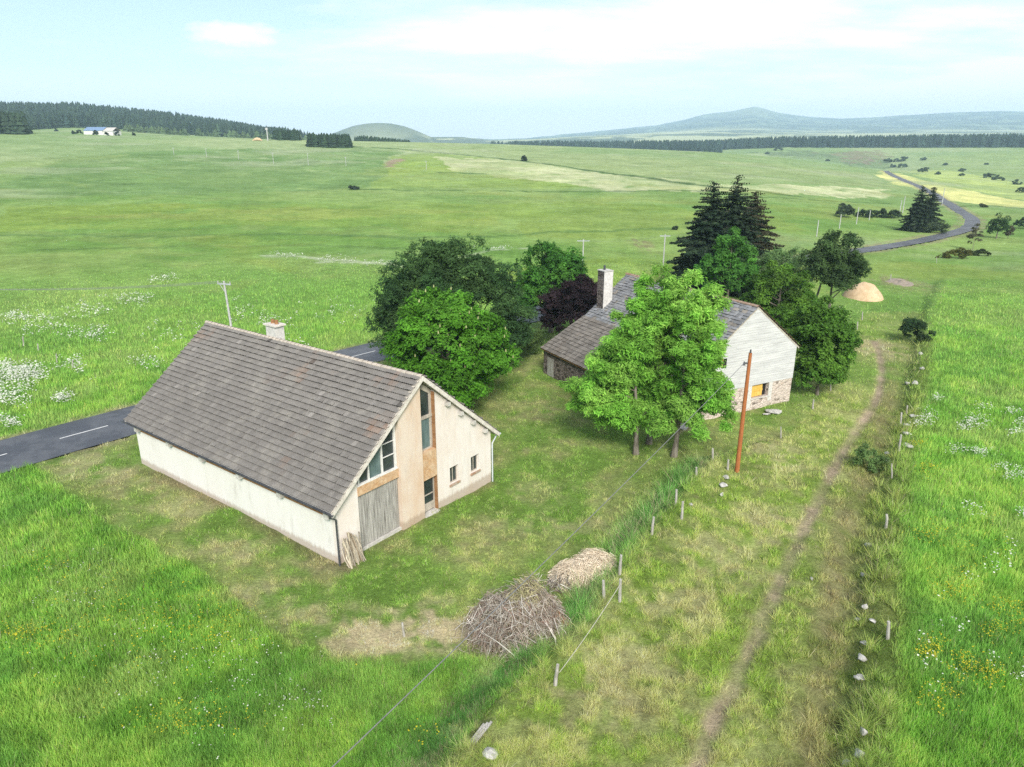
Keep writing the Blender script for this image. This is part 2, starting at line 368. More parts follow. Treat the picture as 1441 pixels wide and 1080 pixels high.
# ------------------------------------------------------------------ mesh building
class MB:
    def __init__(s): s.v = []; s.l = []; s.n = []; s.c = []; s.k = 0
    def add(s, V, F, col=None):
        V = np.asarray(V, float).reshape(-1, 3); F = np.asarray(F, int)
        s.v.append(V); s.l.append((F + s.k).ravel()); s.n.append(np.full(len(F), F.shape[1]))
        if col is None: col = (1, 1, 1)
        col = np.asarray(col, float)
        s.c.append(np.broadcast_to(col, (len(F), 3)) if col.ndim == 1 else col); s.k += len(V); return s
    def poly(s, pts, col=None): return s.add(pts, [list(range(len(pts)))], col)
    def box(s, lo, hi, col=None):
        x0, y0, z0 = lo; x1, y1, z1 = hi
        return s.add([(x0, y0, z0), (x1, y0, z0), (x1, y1, z0), (x0, y1, z0), (x0, y0, z1), (x1, y0, z1), (x1, y1, z1), (x0, y1, z1)],
                     [(0, 3, 2, 1), (4, 5, 6, 7), (0, 1, 5, 4), (1, 2, 6, 5), (2, 3, 7, 6), (3, 0, 4, 7)], col)
    def prism_y(s, pts, y0, y1, col=None):
        """outline in x,z extruded along y"""
        n = len(pts); A = [(p[0], y0, p[1]) for p in pts]; B = [(p[0], y1, p[1]) for p in pts]
        s.add(A, [list(range(n))], col); s.add(B, [list(range(n))[::-1]], col)
        for i in range(n):
            j = (i + 1) % n; s.add([A[i], B[i], B[j], A[j]], [(0, 1, 2, 3)], col)
        return s
    def tube(s, pts, rad, n=6, col=None, cap=True):
        pts = np.asarray(pts, float); m = len(pts); rad = np.broadcast_to(np.asarray(rad, float), (m,))
        t = np.gradient(pts, axis=0); t /= np.linalg.norm(t, axis=1)[:, None] + 1e-9
        up = np.array([0, 0, 1.]) if abs(t[0][2]) < .9 else np.array([1., 0, 0])
        V = []
        for i in range(m):
            a = np.cross(t[i], up); a /= np.linalg.norm(a) + 1e-9; b = np.cross(t[i], a)
            ang = np.arange(n) * 2 * PI / n
            V.append(pts[i] + rad[i] * (np.cos(ang)[:, None] * a + np.sin(ang)[:, None] * b))
        V = np.vstack(V); F = []
        for i in range(m - 1):
            for j in range(n):
                k = (j + 1) % n; F.append((i * n + j, i * n + k, (i + 1) * n + k, (i + 1) * n + j))
        s.add(V, F, col)
        if cap:
            s.add(V[:n], [list(range(n))], col); s.add(V[-n:], [list(range(n))[::-1]], col)
        return s
    def build(s, name, mat, parent=None, smooth=False):
        V = np.vstack(s.v); L = np.concatenate(s.l); n = np.concatenate(s.n); c = np.vstack(s.c)
        return mesh_obj(name, V, L, n, mat, parent, c, smooth)

def mesh_obj(name, V, L, n, mat, parent=None, facecol=None, smooth=False, vertcol=None):
    me = bpy.data.meshes.new(name); me.vertices.add(len(V)); me.vertices.foreach_set('co', np.asarray(V, np.float32).ravel())
    me.loops.add(len(L)); me.loops.foreach_set('vertex_index', np.asarray(L, np.int32))
    me.polygons.add(len(n)); st = np.concatenate([[0], np.cumsum(n)[:-1]])
    me.polygons.foreach_set('loop_start', st.astype(np.int32)); me.polygons.foreach_set('loop_total', np.asarray(n, np.int32))
    me.update(calc_edges=True); me.validate()
    if facecol is not None and len(me.polygons) == len(n):
        a = me.attributes.new('tint', 'FLOAT_COLOR', 'CORNER')
        fc = np.repeat(np.hstack([facecol, np.ones((len(facecol), 1))]), n, axis=0); a.data.foreach_set('color', fc.astype(np.float32).ravel())
    if vertcol is not None:
        a = me.attributes.new('tint', 'FLOAT_COLOR', 'POINT'); a.data.foreach_set('color', np.hstack([vertcol, np.ones((len(vertcol), 1))]).astype(np.float32).ravel())
    me.polygons.foreach_set('use_smooth', np.full(len(me.polygons), bool(smooth)))
    if mat is not None: me.materials.append(mat)
    o = bpy.data.objects.new(name, me); COL.objects.link(o)
    if parent is not None: o.parent = parent
    return o
def tag(o, label=None, cat=None, group=None, kind=None):
    if label: o['label'] = label
    if cat: o['category'] = cat
    if group: o['group'] = group
    if kind: o['kind'] = kind
    return o
def empty(name, loc, rz=0, label=None, cat=None, group=None):
    o = bpy.data.objects.new(name, None); COL.objects.link(o); o.location = loc; o.rotation_euler = (0, 0, rz); o.empty_display_size = .3
    return tag(o, label, cat, group)

# ------------------------------------------------------------------ ground colours
def PXPOLY(p): return line0(p)
FAR_POLYS = [  # (outline, colour, softness noise)
    ([(100, 222), (200, 214), (330, 210), (450, 208), (562, 209), (530, 250), (508, 266), (300, 272), (0, 275), (0, 262)], (.105, .175, .055)),
    ([(0, 228), (200, 216), (100, 228), (0, 250)], (.15, .21, .07)),
    ([(515, 265), (545, 232), (575, 211), (700, 224), (800, 240), (880, 262), (760, 266)], (.165, .235, .055)),
    ([(622, 222), (700, 224), (860, 245), (1000, 258), (1150, 264), (1250, 268), (1240, 278), (1000, 270), (850, 268), (760, 255), (640, 243)], (.33, .35, .19)),
    ([(560, 200), (720, 205), (900, 222), (1100, 232), (1240, 246), (1255, 262), (1000, 258), (850, 242), (720, 222)], (.19, .24, .10)),
    ([(1242, 246), (1262, 243), (1330, 260), (1441, 284), (1500, 292), (1441, 293), (1330, 282), (1285, 268)], (.42, .42, .16)),
    ([(1255, 240), (1330, 240), (1441, 258), (1600, 270), (1600, 290), (1441, 282), (1330, 260)], (.26, .32, .10)),
    ([(1050, 214), (1180, 214), (1250, 226), (1240, 240), (1180, 230), (1100, 221)], (.10, .14, .065)),
    ([(1160, 215), (1235, 212), (1250, 222), (1200, 232)], (.16, .13, .085)),
    ([(1320, 222), (1441, 212), (1700, 212), (1700, 250), (1441, 254), (1300, 240)], (.17, .23, .08)),
    ([(700, 385), (880, 365), (960, 372), (1000, 400), (760, 440)], (.135, .20, .04)),
    ([(720, 300), (900, 290), (980, 300), (960, 330), (740, 335)], (.14, .2, .045)),
    ([(0, 292), (300, 285), (600, 288), (900, 284), (970, 296), (600, 312), (300, 318), (0, 325)], (.135, .20, .04)),
    ([(100, 304), (420, 292), (700, 300), (500, 306), (250, 312)], (.16, .205, .05)),
]
FAR_POLYS = [(PXPOLY(p), tuple(min(.6, q * 1.35) for q in c)) for p, c in FAR_POLYS]
FAR_LINES = [  # hedge banks, ditches and tracks seen as thin lines (outline, half width, colour)
    ([(480, 205), (560, 210), (640, 217), (735, 227), (850, 243), (1000, 263), (1120, 276)], 3.0, (.05, .10, .03)),
    ([(500, 267), (700, 269), (850, 270), (960, 268), (1060, 277), (1250, 287)], 1.6, (.05, .11, .025)),
    ([(0, 333), (100, 331), (230, 334), (420, 330), (460, 331), (560, 334), (700, 333), (800, 326), (940, 322)], 1.3, (.10, .18, .05)),
    ([(60, 352), (260, 347), (420, 346), (560, 350)], 1.1, (.11, .19, .05)),
    ([(375, 361), (420, 360), (460, 366), (520, 370), (600, 378)], 1.0, (.34, .40, .24)),
    ([(440, 369), (520, 371), (640, 366), (690, 352), (740, 350)], .6, (.34, .40, .24)),
    ([(1120, 362), (1200, 360)], .6, (.34, .38, .26)),
    ([(545, 235), (562, 224)], 3.2, (.30, .22, .16)),
    ([(1130, 298), (1290, 308)], 1.2, (.06, .11, .03)),
    ([(1320, 292), (1400, 290), (1441, 294)], 1.2, (.06, .11, .03)),
    ([(620, 243), (680, 245)], 2.2, (.06, .12, .03)),
]
FAR_LINES = [(line0(p), w, c) for p, w, c in FAR_LINES]

def classify(x, y):
    D = np.hypot(x, y)
    db, _ = sdist(x, y, BANK); ds, _ = sdist(x, y, STONES); dr, _ = sdist(x, y, ROAD)
    wob = (fbm(x, y, 2.2, 51, 3) - .5) * 1.3
    c = {}
    de, _ = sdist(x, y, MEADOW_EDGE)
    inm = inpoly(x, y, MEADOW)
    c['meadow'] = np.where(inm, sst(-.25, .5, np.abs(de) + wob * .5), 0) * np.where(np.abs(de) > 1e8, 0, 1)
    lane = inpoly(x, y, LANE)
    c['lane'] = np.where(lane, sst(70, 64, D) + .6 * sst(64, 80, D), 0) * sst(135, 95, D)
    c['bank'] = np.exp(-((db + .95 + wob * .5) / .95) ** 2) * (D < 60) * (y < 44)
    c['field'] = np.where(inpoly(x, y, FIELD_R), sst(.35, 1.2, ds + wob * .5), 0)
    c['ridge'] = np.exp(-((ds - .3 + wob * .6) / .8) ** 2) * sst(110, 80, D)
    c['left'] = (dr < -3.6) * 1.0 * (x < 60)
    c['yard'] = np.clip(1 - c['meadow'] - c['lane'] - c['bank'] - c['field'] - c['left'], 0, 1) * sst(95, 70, D) * (dr > 3.2)
    c['db'], c['ds'], c['dr'], c['D'] = db, ds, dr, D
    return c

def ground_col(x, y):
    c = classify(x, y); D = c['D']; n = len(x)
    f1 = fbm(x, y, 9, 61, 4)[:, None]; f2 = fbm(x, y, 2.0, 62, 4)[:, None]; f3 = fbm(x, y, 45, 63, 4)[:, None]; f4 = fbm(x, y, 0.7, 64, 3)[:, None]
    mix = lambda a, b, w: a * (1 - w) + np.asarray(b, float) * w
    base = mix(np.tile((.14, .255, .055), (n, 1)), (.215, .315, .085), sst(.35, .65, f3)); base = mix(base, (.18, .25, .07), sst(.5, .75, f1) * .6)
    # grass colour turns paler with distance
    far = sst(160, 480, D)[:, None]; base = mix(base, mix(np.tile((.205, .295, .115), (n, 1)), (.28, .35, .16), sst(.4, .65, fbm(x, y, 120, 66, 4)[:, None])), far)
    # bands of bloom and mowing in the distance, laid along the slope
    fi = np.where(D > 55)[0]; xf, yf, Df = x[fi], y[fi], D[fi]; bf = base[fi]
    for poly, col in (FAR_POLYS if len(fi) else []):
        jx = (fbm(xf, yf, 26, 71, 3) - .5) * Df * .035; jy = (fbm(xf, yf, 26, 72, 3) - .5) * Df * .10
        i2 = np.where(inpoly(xf + jx, yf + jy, poly))[0]
        if not len(i2): continue
        xi, yi = xf[i2], yf[i2]
        bf[i2] = mix(bf[i2], np.asarray(col) * (.75 + .5 * fbm(xi, yi, 14, 73, 4)[:, None]), np.clip(.5 + 1.6 * (fbm(xi, yi, 40, 74, 4)[:, None] - .3), 0, 1) * sst(.25, .55, fbm(xi, yi, 7, 76, 4)[:, None] + .1))
    for pl, w, col in (FAR_LINES if len(fi) else []):
        i2 = np.where((xf > pl[:, 0].min() - 9) & (xf < pl[:, 0].max() + 9) & (yf > pl[:, 1].min() - 9) & (yf < pl[:, 1].max() + 9))[0]
        if not len(i2): continue
        d, _ = sdist(xf[i2], yf[i2], pl); d = np.abs(d + (fbm(xf[i2], yf[i2], 7, 75, 3) - .5) * w * 2.5)
        bf[i2] = mix(bf[i2], col, (sst(w * 1.3, w * .5, d) * .85)[:, None])
    base[fi] = bf
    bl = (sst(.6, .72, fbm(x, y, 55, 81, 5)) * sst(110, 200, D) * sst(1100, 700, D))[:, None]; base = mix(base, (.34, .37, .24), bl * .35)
    bl = (sst(.62, .72, fbm(x, y, 34, 83, 5)) * sst(60, 120, D) * sst(500, 300, D))[:, None]; base = mix(base, (.24, .28, .06), bl * .35)
    gm = mix(np.tile((.115, .235, .036), (n, 1)), (.185, .31, .056), sst(.35, .65, f2)); gm = mix(gm, (.085, .19, .028), sst(.52, .7, f1) * .3)
    f5 = fbm(x, y, 5.5, 67, 4)[:, None]; gm = mix(gm, (.19, .27, .075), sst(.52, .66, f5) * .6); gm = mix(gm, (.09, .19, .045), sst(.46, .34, f5) * .4)
    base = mix(base, gm, (c['meadow'] * 1.)[:, None])
    near_left = (c['left'] * sst(120, 60, D))[:, None]; base = mix(base, gm * 1.05, near_left)
    ff = (c['field'] * sst(150, 70, D))[:, None]; base = mix(base, mix(gm * 1.08, (.17, .27, .045), sst(.5, .7, f3) * .6), ff)
    straw = np.array((.47, .40, .235)); soil = np.array((.15, .11, .075))
    gy = mix(np.tile((.125, .215, .04), (n, 1)), (.20, .25, .075), sst(.4, .66, f2 * .6 + f1 * .4)); gy = mix(gy, (.27, .25, .12), sst(.57, .72, f4 * .5 + f2 * .5) * .4)
    base = mix(base, gy, c['yard'][:, None])
    gl = mix(np.tile((.165, .245, .045), (n, 1)), (.26, .30, .10), sst(.38, .62, f2 * .55 + f4 * .45)); gl = mix(gl, (.12, .12, .05), sst(.6, .75, f4) * .4)
    gl = mix(gl, (.13, .11, .06), (np.exp(-((c['ds'] + 1.6) / 1.0) ** 2) * .5)[:, None])
    base = mix(base, gl, np.clip(c['lane'], 0, 1)[:, None])
    base = mix(base, mix(np.tile((.07, .175, .04), (n, 1)), (.18, .235, .10), sst(.52, .7, f2)), (c['bank'] * .95)[:, None])
    base = mix(base, mix(np.tile((.18, .22, .06), (n, 1)), (.12, .2, .035), sst(.4, .6, f2)), (c['ridge'] * .8)[:, None])
    for (qx, qy), rx, ry, a, b in PATCHES:
        m = np.abs(x - qx) + np.abs(y - qy) < 30
        if not m.any(): continue
        w = np.zeros(n); w[m] = np.exp(-((x[m] - qx) / rx) ** 2 - ((y[m] - qy) / ry) ** 2)
        e = w[:, None] * 1.8 * sst(.38, .62, f4 * .6 + f2 * .4 + w[:, None] * .1); e = np.clip(e, 0, 1) * (1. if b <= .25 and a >= .7 else .6)
        base = mix(base, straw * (.75 + .5 * f4), e * a); base = mix(base, soil, e * b * sst(.45, .62, f4))
    # bare soil along the barn's long wall and at the door
    lx, ly = local(x, y, BARN_O, BARN_ROT)
    w = np.exp(-(np.clip(-lx - .1, 0, 9) / .7) ** 2) * (lx < .4) * (ly > -1) * (ly < 21) + .6 * np.exp(-(np.clip(-ly, 0, 9) / .5) ** 2) * (lx > -.3) * (lx < 12.6) * (ly < .3) * (ly > -3)
    w = np.minimum(w, 1); base = mix(base, (.15, .11, .075), (w * .6)[:, None] * sst(.35, .6, f2 + .1))
    dt, at = sdist(x, y, TRACK); wd = .2 + .22 * fbm(x, y, 1.5, 91, 3)
    base = mix(base, (.30, .24, .165) * (.7 + .6 * f4), (sst(wd + .3, wd - .25, np.abs(dt)) * (D < 85) * (.55 + .45 * sst(.35, .6, f2[:, 0])))[:, None] * .9)
    d2, _ = sdist(x, y, TRACK2); base = mix(base, (.20, .17, .09), (sst(.7, .2, np.abs(d2)) * (D < 75) * sst(.45, .7, f2[:, 0]))[:, None] * .3)
    vr = (sst(4.4, 3.2, np.abs(c['dr'])) * sst(.3, .6, f2[:, 0]))[:, None]; base = mix(base, (.26, .22, .14), vr * .7)
    return base

# ------------------------------------------------------------------ ground and hills
def polar(name, radii, mat, kind, colf, smooth=True):
    fine = np.radians(np.arange(-50, 50.01, .17)); rest = np.radians(np.arange(54, 307, 4.)); ang = np.concatenate([fine, rest])
    na, nr = len(ang), len(radii)
    A, Rr = np.meshgrid(ang, radii); x = (Rr * np.sin(A)).ravel(); y = (Rr * np.cos(A)).ravel()
    z = np.concatenate([terr(x[i:i + 60000], y[i:i + 60000]) for i in range(0, len(x), 60000)])
    dr, _ = sdist(x, y, ROAD); D = np.hypot(x, y)
    z = z - np.where(np.abs(dr) < np.where(D < 110, 3.0, 1.7), np.where(D < 120, .14, .35), 0) * (D < 800)
    c = np.vstack([colf(x[i:i + 60000], y[i:i + 60000]) for i in range(0, len(x), 60000)])
    i, j = np.meshgrid(np.arange(nr - 1), np.arange(na), indexing='ij'); j2 = (j + 1) % na
    F = np.stack([i * na + j, (i + 1) * na + j, (i + 1) * na + j2, i * na + j2], -1).reshape(-1, 4)
    F = F[:, ::-1]
    o = mesh_obj(name, np.stack([x, y, z], 1), F.ravel(), np.full(len(F), 4), mat, None, None, smooth, c)
    return tag(o, kind=kind)
rad_near = np.concatenate([[.5, 4, 8, 11, 13.5], np.exp(np.arange(math.log(15), math.log(2300), .0115))])
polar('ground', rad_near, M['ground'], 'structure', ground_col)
def hill_col(x, y):
    n = len(x); D = np.hypot(x, y); px, _ = bearing_px(x, y); z = terr0(x, y)
    f = fbm(x, y, 260, 101, 5)[:, None]; g = fbm(x, y, 120, 102, 4)[:, None]
    mix = lambda a, b, w: a * (1 - w) + np.asarray(b, float) * w
    c = np.tile((.40, .43, .24), (n, 1)); c = mix(c, (.05, .08, .05), sst(.5, .58, f) * .9)
    up = sst(4700, 5600, D)[:, None]; m = mix(np.tile((.03, .055, .05), (n, 1)), (.20, .26, .16), sst(.56, .6, g) * .7)
    top = np.exp(-((px - 1045) / 60) ** 2)[:, None] * sst(220, 360, z)[:, None]; m = mix(m, (.2, .24, .13), top * .8)
    c = mix(c, m, up)
    dome = (np.exp(-((D - 2950) / 420) ** 2) * sst(450, 480, px) * sst(615, 590, px))[:, None]; c = mix(c, mix(np.tile((.10, .13, .085), (n, 1)), (.14, .17, .115), sst(.4, .6, g)), dome)
    return c
rad_far = np.concatenate([[2288.], np.exp(np.arange(math.log(2330), math.log(9500), .018))])
polar('hills', rad_far, M['hill'], 'structure', hill_col)

# road with its dashes
def ribbon(line, w0, w1, lift, mb, col=None):
    t = np.gradient(line, axis=0); t /= np.linalg.norm(t, axis=1)[:, None]; nrm = np.stack([t[:, 1], -t[:, 0]], 1)
    ks = np.linspace(w0, w1, 5); rows = []
    zc = terr(line[:, 0], line[:, 1], False)
    for k in ks:
        ed = (1 + .09 * (fbm(line[:, 0] + 40 * np.sign(k), line[:, 1], 2.6, 141, 3) - .5)) if abs(k) > 2 else 1.
        p = line + nrm * (k * ed * np.interp(np.hypot(line[:, 0], line[:, 1]), [100, 180], [1, .64]))[:, None]; rows.append(np.column_stack([p, zc + lift + .05 * (1 - (k / 3.2) ** 2)]))
    V = np.stack(rows, 1).reshape(-1, 3); m = len(line); F = [(i * 5 + j, i * 5 + j + 1, (i + 1) * 5 + j + 1, (i + 1) * 5 + j) for i in range(m - 1) for j in range(4)]
    mb.add(V, F, col)
rd = MB(); ribbon(ROAD, -3.15, 3.15, .03, rd); road = rd.build('road', M['road'], None, True); tag(road, kind='structure')
dm = MB(); seg = np.concatenate([[0], np.cumsum(np.linalg.norm(np.diff(ROAD, axis=0), axis=1))])
def road_at(s): return np.array([np.interp(s, seg, ROAD[:, 0]), np.interp(s, seg, ROAD[:, 1])])
pa = hit(75, 614, terr0); _, s0 = sdist(np.array([pa[0]]), np.array([pa[1]]), ROAD); s0 = float(s0[0])
for k in range(-4, 10):
    a = s0 + k * 6.6
    if a < 5: continue
    ln = np.array([road_at(q) for q in np.linspace(a, a + 3.3, 6)]); ribbon(ln, -.07, .07, .04, dm)
dm.build('lane_marking', M['marking'], road)

# ------------------------------------------------------------------ grass
rng = np.random.default_rng(5)
def blades(name, x, y, h, w, col, lean=.35, label=None):
    n = len(x); z = np.concatenate([terr(x[i:i + 60000], y[i:i + 60000]) for i in range(0, n, 60000)])
    a = rng.uniform(0, 2 * PI, n); d = np.stack([np.cos(a), np.sin(a)], 1) * (w / 2)[:, None]
    la = rng.uniform(0, 2 * PI, n); lr = h * lean * np.abs(rng.normal(0, 1, n))
    base = np.column_stack([x, y, z - .03])
    V = np.empty((n, 3, 3)); V[:, 0] = base; V[:, 1] = base; V[:, 2] = base
    V[:, 0, :2] -= d; V[:, 1, :2] += d
    V[:, 2, 0] += np.cos(la) * lr; V[:, 2, 1] += np.sin(la) * lr; V[:, 2, 2] += h
    o = mesh_obj(name, V.reshape(-1, 3), np.arange(3 * n), np.full(n, 3), M['grass'], None, col)
    return tag(o, label, 'grass', None, 'stuff')
NB = 1550000
u = rng.uniform(0, 1, NB); p_ = -.9; Da, Db = 16., 150.
Dd = (Da ** p_ + u * (Db ** p_ - Da ** p_)) ** (1 / p_)
ph = np.radians(rng.uniform(-47, 47, NB)); bx, by = Dd * np.sin(ph), Dd * np.cos(ph)
# clumping
bx += rng.normal(0, .05, NB); by += rng.normal(0, .05, NB)
cls = [classify(bx[i:i + 80000], by[i:i + 80000]) for i in range(0, NB, 80000)]
cls = {k: np.concatenate([c[k] for c in cls]) for k in cls[0]}
gc = np.vstack([ground_col(bx[i:i + 80000], by[i:i + 80000]) for i in range(0, NB, 80000)])
lx, ly = local(bx, by, BARN_O, BARN_ROT); fx, fy = local(bx, by, FARM_O, FARM_ROT)
ok = (np.abs(cls['dr']) > 3.25) & ~((lx > -.02) & (lx < 12.3) & (ly > -.05) & (ly < 20)) & ~((fx > -14) & (fx < 0) & (fy > 0) & (fy < 16.4) & ((fx > -9.7) | (fy > 5)))
dt_, _ = sdist(bx, by, TRACK); soilness = gc[:, 0] / (gc[:, 1] + 1e-6)
ok &= ~((np.abs(dt_) < .3) & (rng.uniform(0, 1, NB) < .93) & (cls['D'] < 80)) & ~((soilness > 1.12) & (rng.uniform(0, 1, NB) < .6))
tall = np.clip(cls['meadow'] + cls['field'] + cls['left'], 0, 1)
hh = .13 + .15 * tall + .30 * cls['bank'] * (1 - tall) + .16 * cls['ridge'] * (1 - tall) - .05 * cls['yard']
pat = fbm(bx, by, 1.3, 121, 3); tus = fbm(bx, by, .42, 124, 2); hh *= (.55 + .95 * pat) * rng.uniform(.6, 1.3, NB) * np.where(tall > .5, .8 + .5 * tus, .35 + 1.5 * sst(.42, .62, tus)) * sst(150, 85, cls['D']) ** .8
sc = (np.maximum(cls['D'], 20) / 25) ** .75
ww = .020 * sc * rng.uniform(.6, 1.4, NB) * (1 + .3 * tall); hh *= sc ** .3
tone = rng.normal(1, .25, NB).clip(.45, 1.8)[:, None] * (.6 + .85 * fbm(bx, by, .7, 122, 3)[:, None])
yl = (rng.uniform(0, 1, NB) < .16)[:, None]
tone = tone * np.where(tall > .5, 1, .62 + .85 * sst(.35, .65, tus))[:, None]; bc = gc * tone * np.where(tall > .5, 2.0, 1.65)[:, None]; bc = np.where(yl, bc * np.array((1.35, 1.12, 1.2)), bc)
seed = (rng.uniform(0, 1, NB) < .02) & (tall > .5) & (fbm(bx, by, 5, 125, 3) > .45); hh = np.where(seed, hh * 1.5, hh); ww = np.where(seed, ww * .7, ww); bc = np.where(seed[:, None], np.array((.42, .40, .22)) * (.7 + .6 * rng.uniform(0, 1, (NB, 1))), bc)
dry = (rng.uniform(0, 1, NB) < .10 * (1 - tall) + .35 * cls['bank'] * (fbm(bx, by, 1.1, 123, 2) > .55))[:, None]; bc = np.where(dry, np.array((.36, .33, .2)) * tone, bc)
for nm, m, lb in (('meadow_grass', tall > .5, 'long green meadow grass standing around the mown yard and lane'), ('short_grass', tall <= .5, 'short patchy grass and straw of the yard and the lane')):
    mm = m & ok
    blades(nm, bx[mm], by[mm], hh[mm], ww[mm], bc[mm].clip(0, .75), .38 if nm == 'meadow_grass' else .8, lb)

# wild flowers
def flowers(name, pts, size, zlo, zhi, col, label, per=5, spread=.12):
    pts = np.asarray(pts); n = len(pts) * per
    P = np.repeat(pts, per, axis=0) + rng.normal(0, spread, (n, 2)); z = terr(P[:, 0], P[:, 1]) + rng.uniform(zlo, zhi, n)
    D = np.hypot(P[:, 0], P[:, 1]); s = size * rng.uniform(.6, 1.3, n) * np.maximum(1, D / 45) ** .5
    a = rng.uniform(0, 2 * PI, n); V = np.empty((n, 4, 3))
    for k in range(4):
        V[:, k, 0] = P[:, 0] + s * np.cos(a + k * PI / 2); V[:, k, 1] = P[:, 1] + s * np.sin(a + k * PI / 2); V[:, k, 2] = z + rng.normal(0, .35, n) * s
    c = np.asarray(col) * rng.uniform(.75, 1.1, (n, 1))
    o = mesh_obj(name, V.reshape(-1, 3), np.arange(4 * n), np.full(n, 4), M['petal'], None, c); tag(o, label, 'wildflowers', None, 'stuff')
def scatter_px(blobs):
    out = []
    for px, py, rx, ry, n in blobs:
        c = hit(px, py, terr0)
        if c is None: continue
        k = c[1] / 100.; q = rng.normal(0, 1, (n, 2)); r0 = .6 * rx * math.hypot(c[0], c[1], 20) / 1000;
        r1 = .6 * abs(hit(px, py - ry, terr0)[1] - c[1]) if ry else r0
        out.append(np.column_stack([c[0] + q[:, 0] * r0 + q[:, 1] * r1 * c[0] / c[1], c[1] + q[:, 1] * r1]))
    return np.vstack(out)
wl = scatter_px([(10, 535, 30, 18, 260), (45, 530, 22, 12, 110), (5, 565, 18, 8, 80), (90, 565, 10, 6, 40), (190, 425, 22, 6, 60), (130, 470, 20, 10, 40), (60, 460, 40, 14, 60), (230, 395, 14, 4, 30), (20, 450, 25, 6, 50), (105, 520, 18, 10, 30),
    (210, 515, 25, 10, 25), (15, 600, 12, 6, 25), (120, 440, 25, 8, 40), (380, 455, 25, 8, 30), (480, 440, 40, 15, 25), (250, 470, 40, 20, 25), (340, 440, 30, 15, 20), (420, 485, 30, 10, 15), (470, 368, 40, 4, 40), (540, 373, 35, 3, 40), (400, 361, 20, 1.5, 24), (700, 352, 20, 2, 24), (620, 370, 25, 2, 16)])
wr = scatter_px([(1300, 606, 10, 8, 36), (1292, 610, 6, 5, 14), (1368, 612, 15, 8, 50), (1352, 620, 10, 5, 20), (1425, 628, 10, 6, 20), (1437, 612, 10, 4, 20), (1345, 655, 12, 6, 20), (1375, 660, 12, 5, 30), (1420, 693, 14, 7, 35), (1316, 577, 4, 2, 14), (1420, 596, 7, 2, 18), (1380, 590, 12, 4, 14), (1405, 680, 8, 4, 14), (1360, 755, 12, 8, 14), (1430, 760, 8, 6, 14), (1430, 1008, 8, 5, 10), (1320, 950, 40, 60, 14), (1400, 850, 30, 40, 12)])
flowers('white_wildflowers', wl, .06, .25, .7, (.78, .79, .70), 'white umbel wildflowers in drifts on the meadow beyond the road', 5, .2)
flowers('white_wildflowers', wr, .042, .25, .65, (.78, .79, .70), 'white umbel wildflowers in clusters in the field right of the lane', 4, .15)
wm = scatter_px([(200, 930, 110, 60, 70), (330, 950, 80, 60, 60), (100, 820, 60, 50, 40), (420, 1000, 60, 30, 25)]); flowers('white_wildflowers', wm, .03, .3, .5, (.65, .66, .56), 'tiny white wildflowers dotted through the front left meadow', 2, .1)
ye = scatter_px([(200, 880, 120, 70, 260), (300, 890, 60, 30, 70), (60, 900, 40, 20, 60), (65, 800, 30, 12, 40), (270, 1020, 70, 20, 80), (20, 895, 30, 8, 40), (600, 1040, 30, 14, 12)])
yr = scatter_px([(1350, 985, 22, 18, 50), (1380, 1000, 20, 14, 40), (1300, 960, 14, 14, 60), (1360, 800, 45, 40, 60), (1300, 790, 20, 14, 40), (1400, 930, 20, 20, 50), (1330, 870, 30, 20, 60), (1300, 690, 14, 14, 50), (1290, 645, 10, 5, 30), (1410, 900, 30, 10, 50), (1310, 1030, 20, 20, 40)])
flowers('yellow_wildflowers', ye, .03, .28, .48, (.62, .55, .04), 'yellow buttercups scattered through the front left meadow', 2, .12)
flowers('yellow_wildflowers', yr, .028, .28, .48, (.62, .55, .04), 'yellow buttercups in drifts through the right hand field', 3, .12)

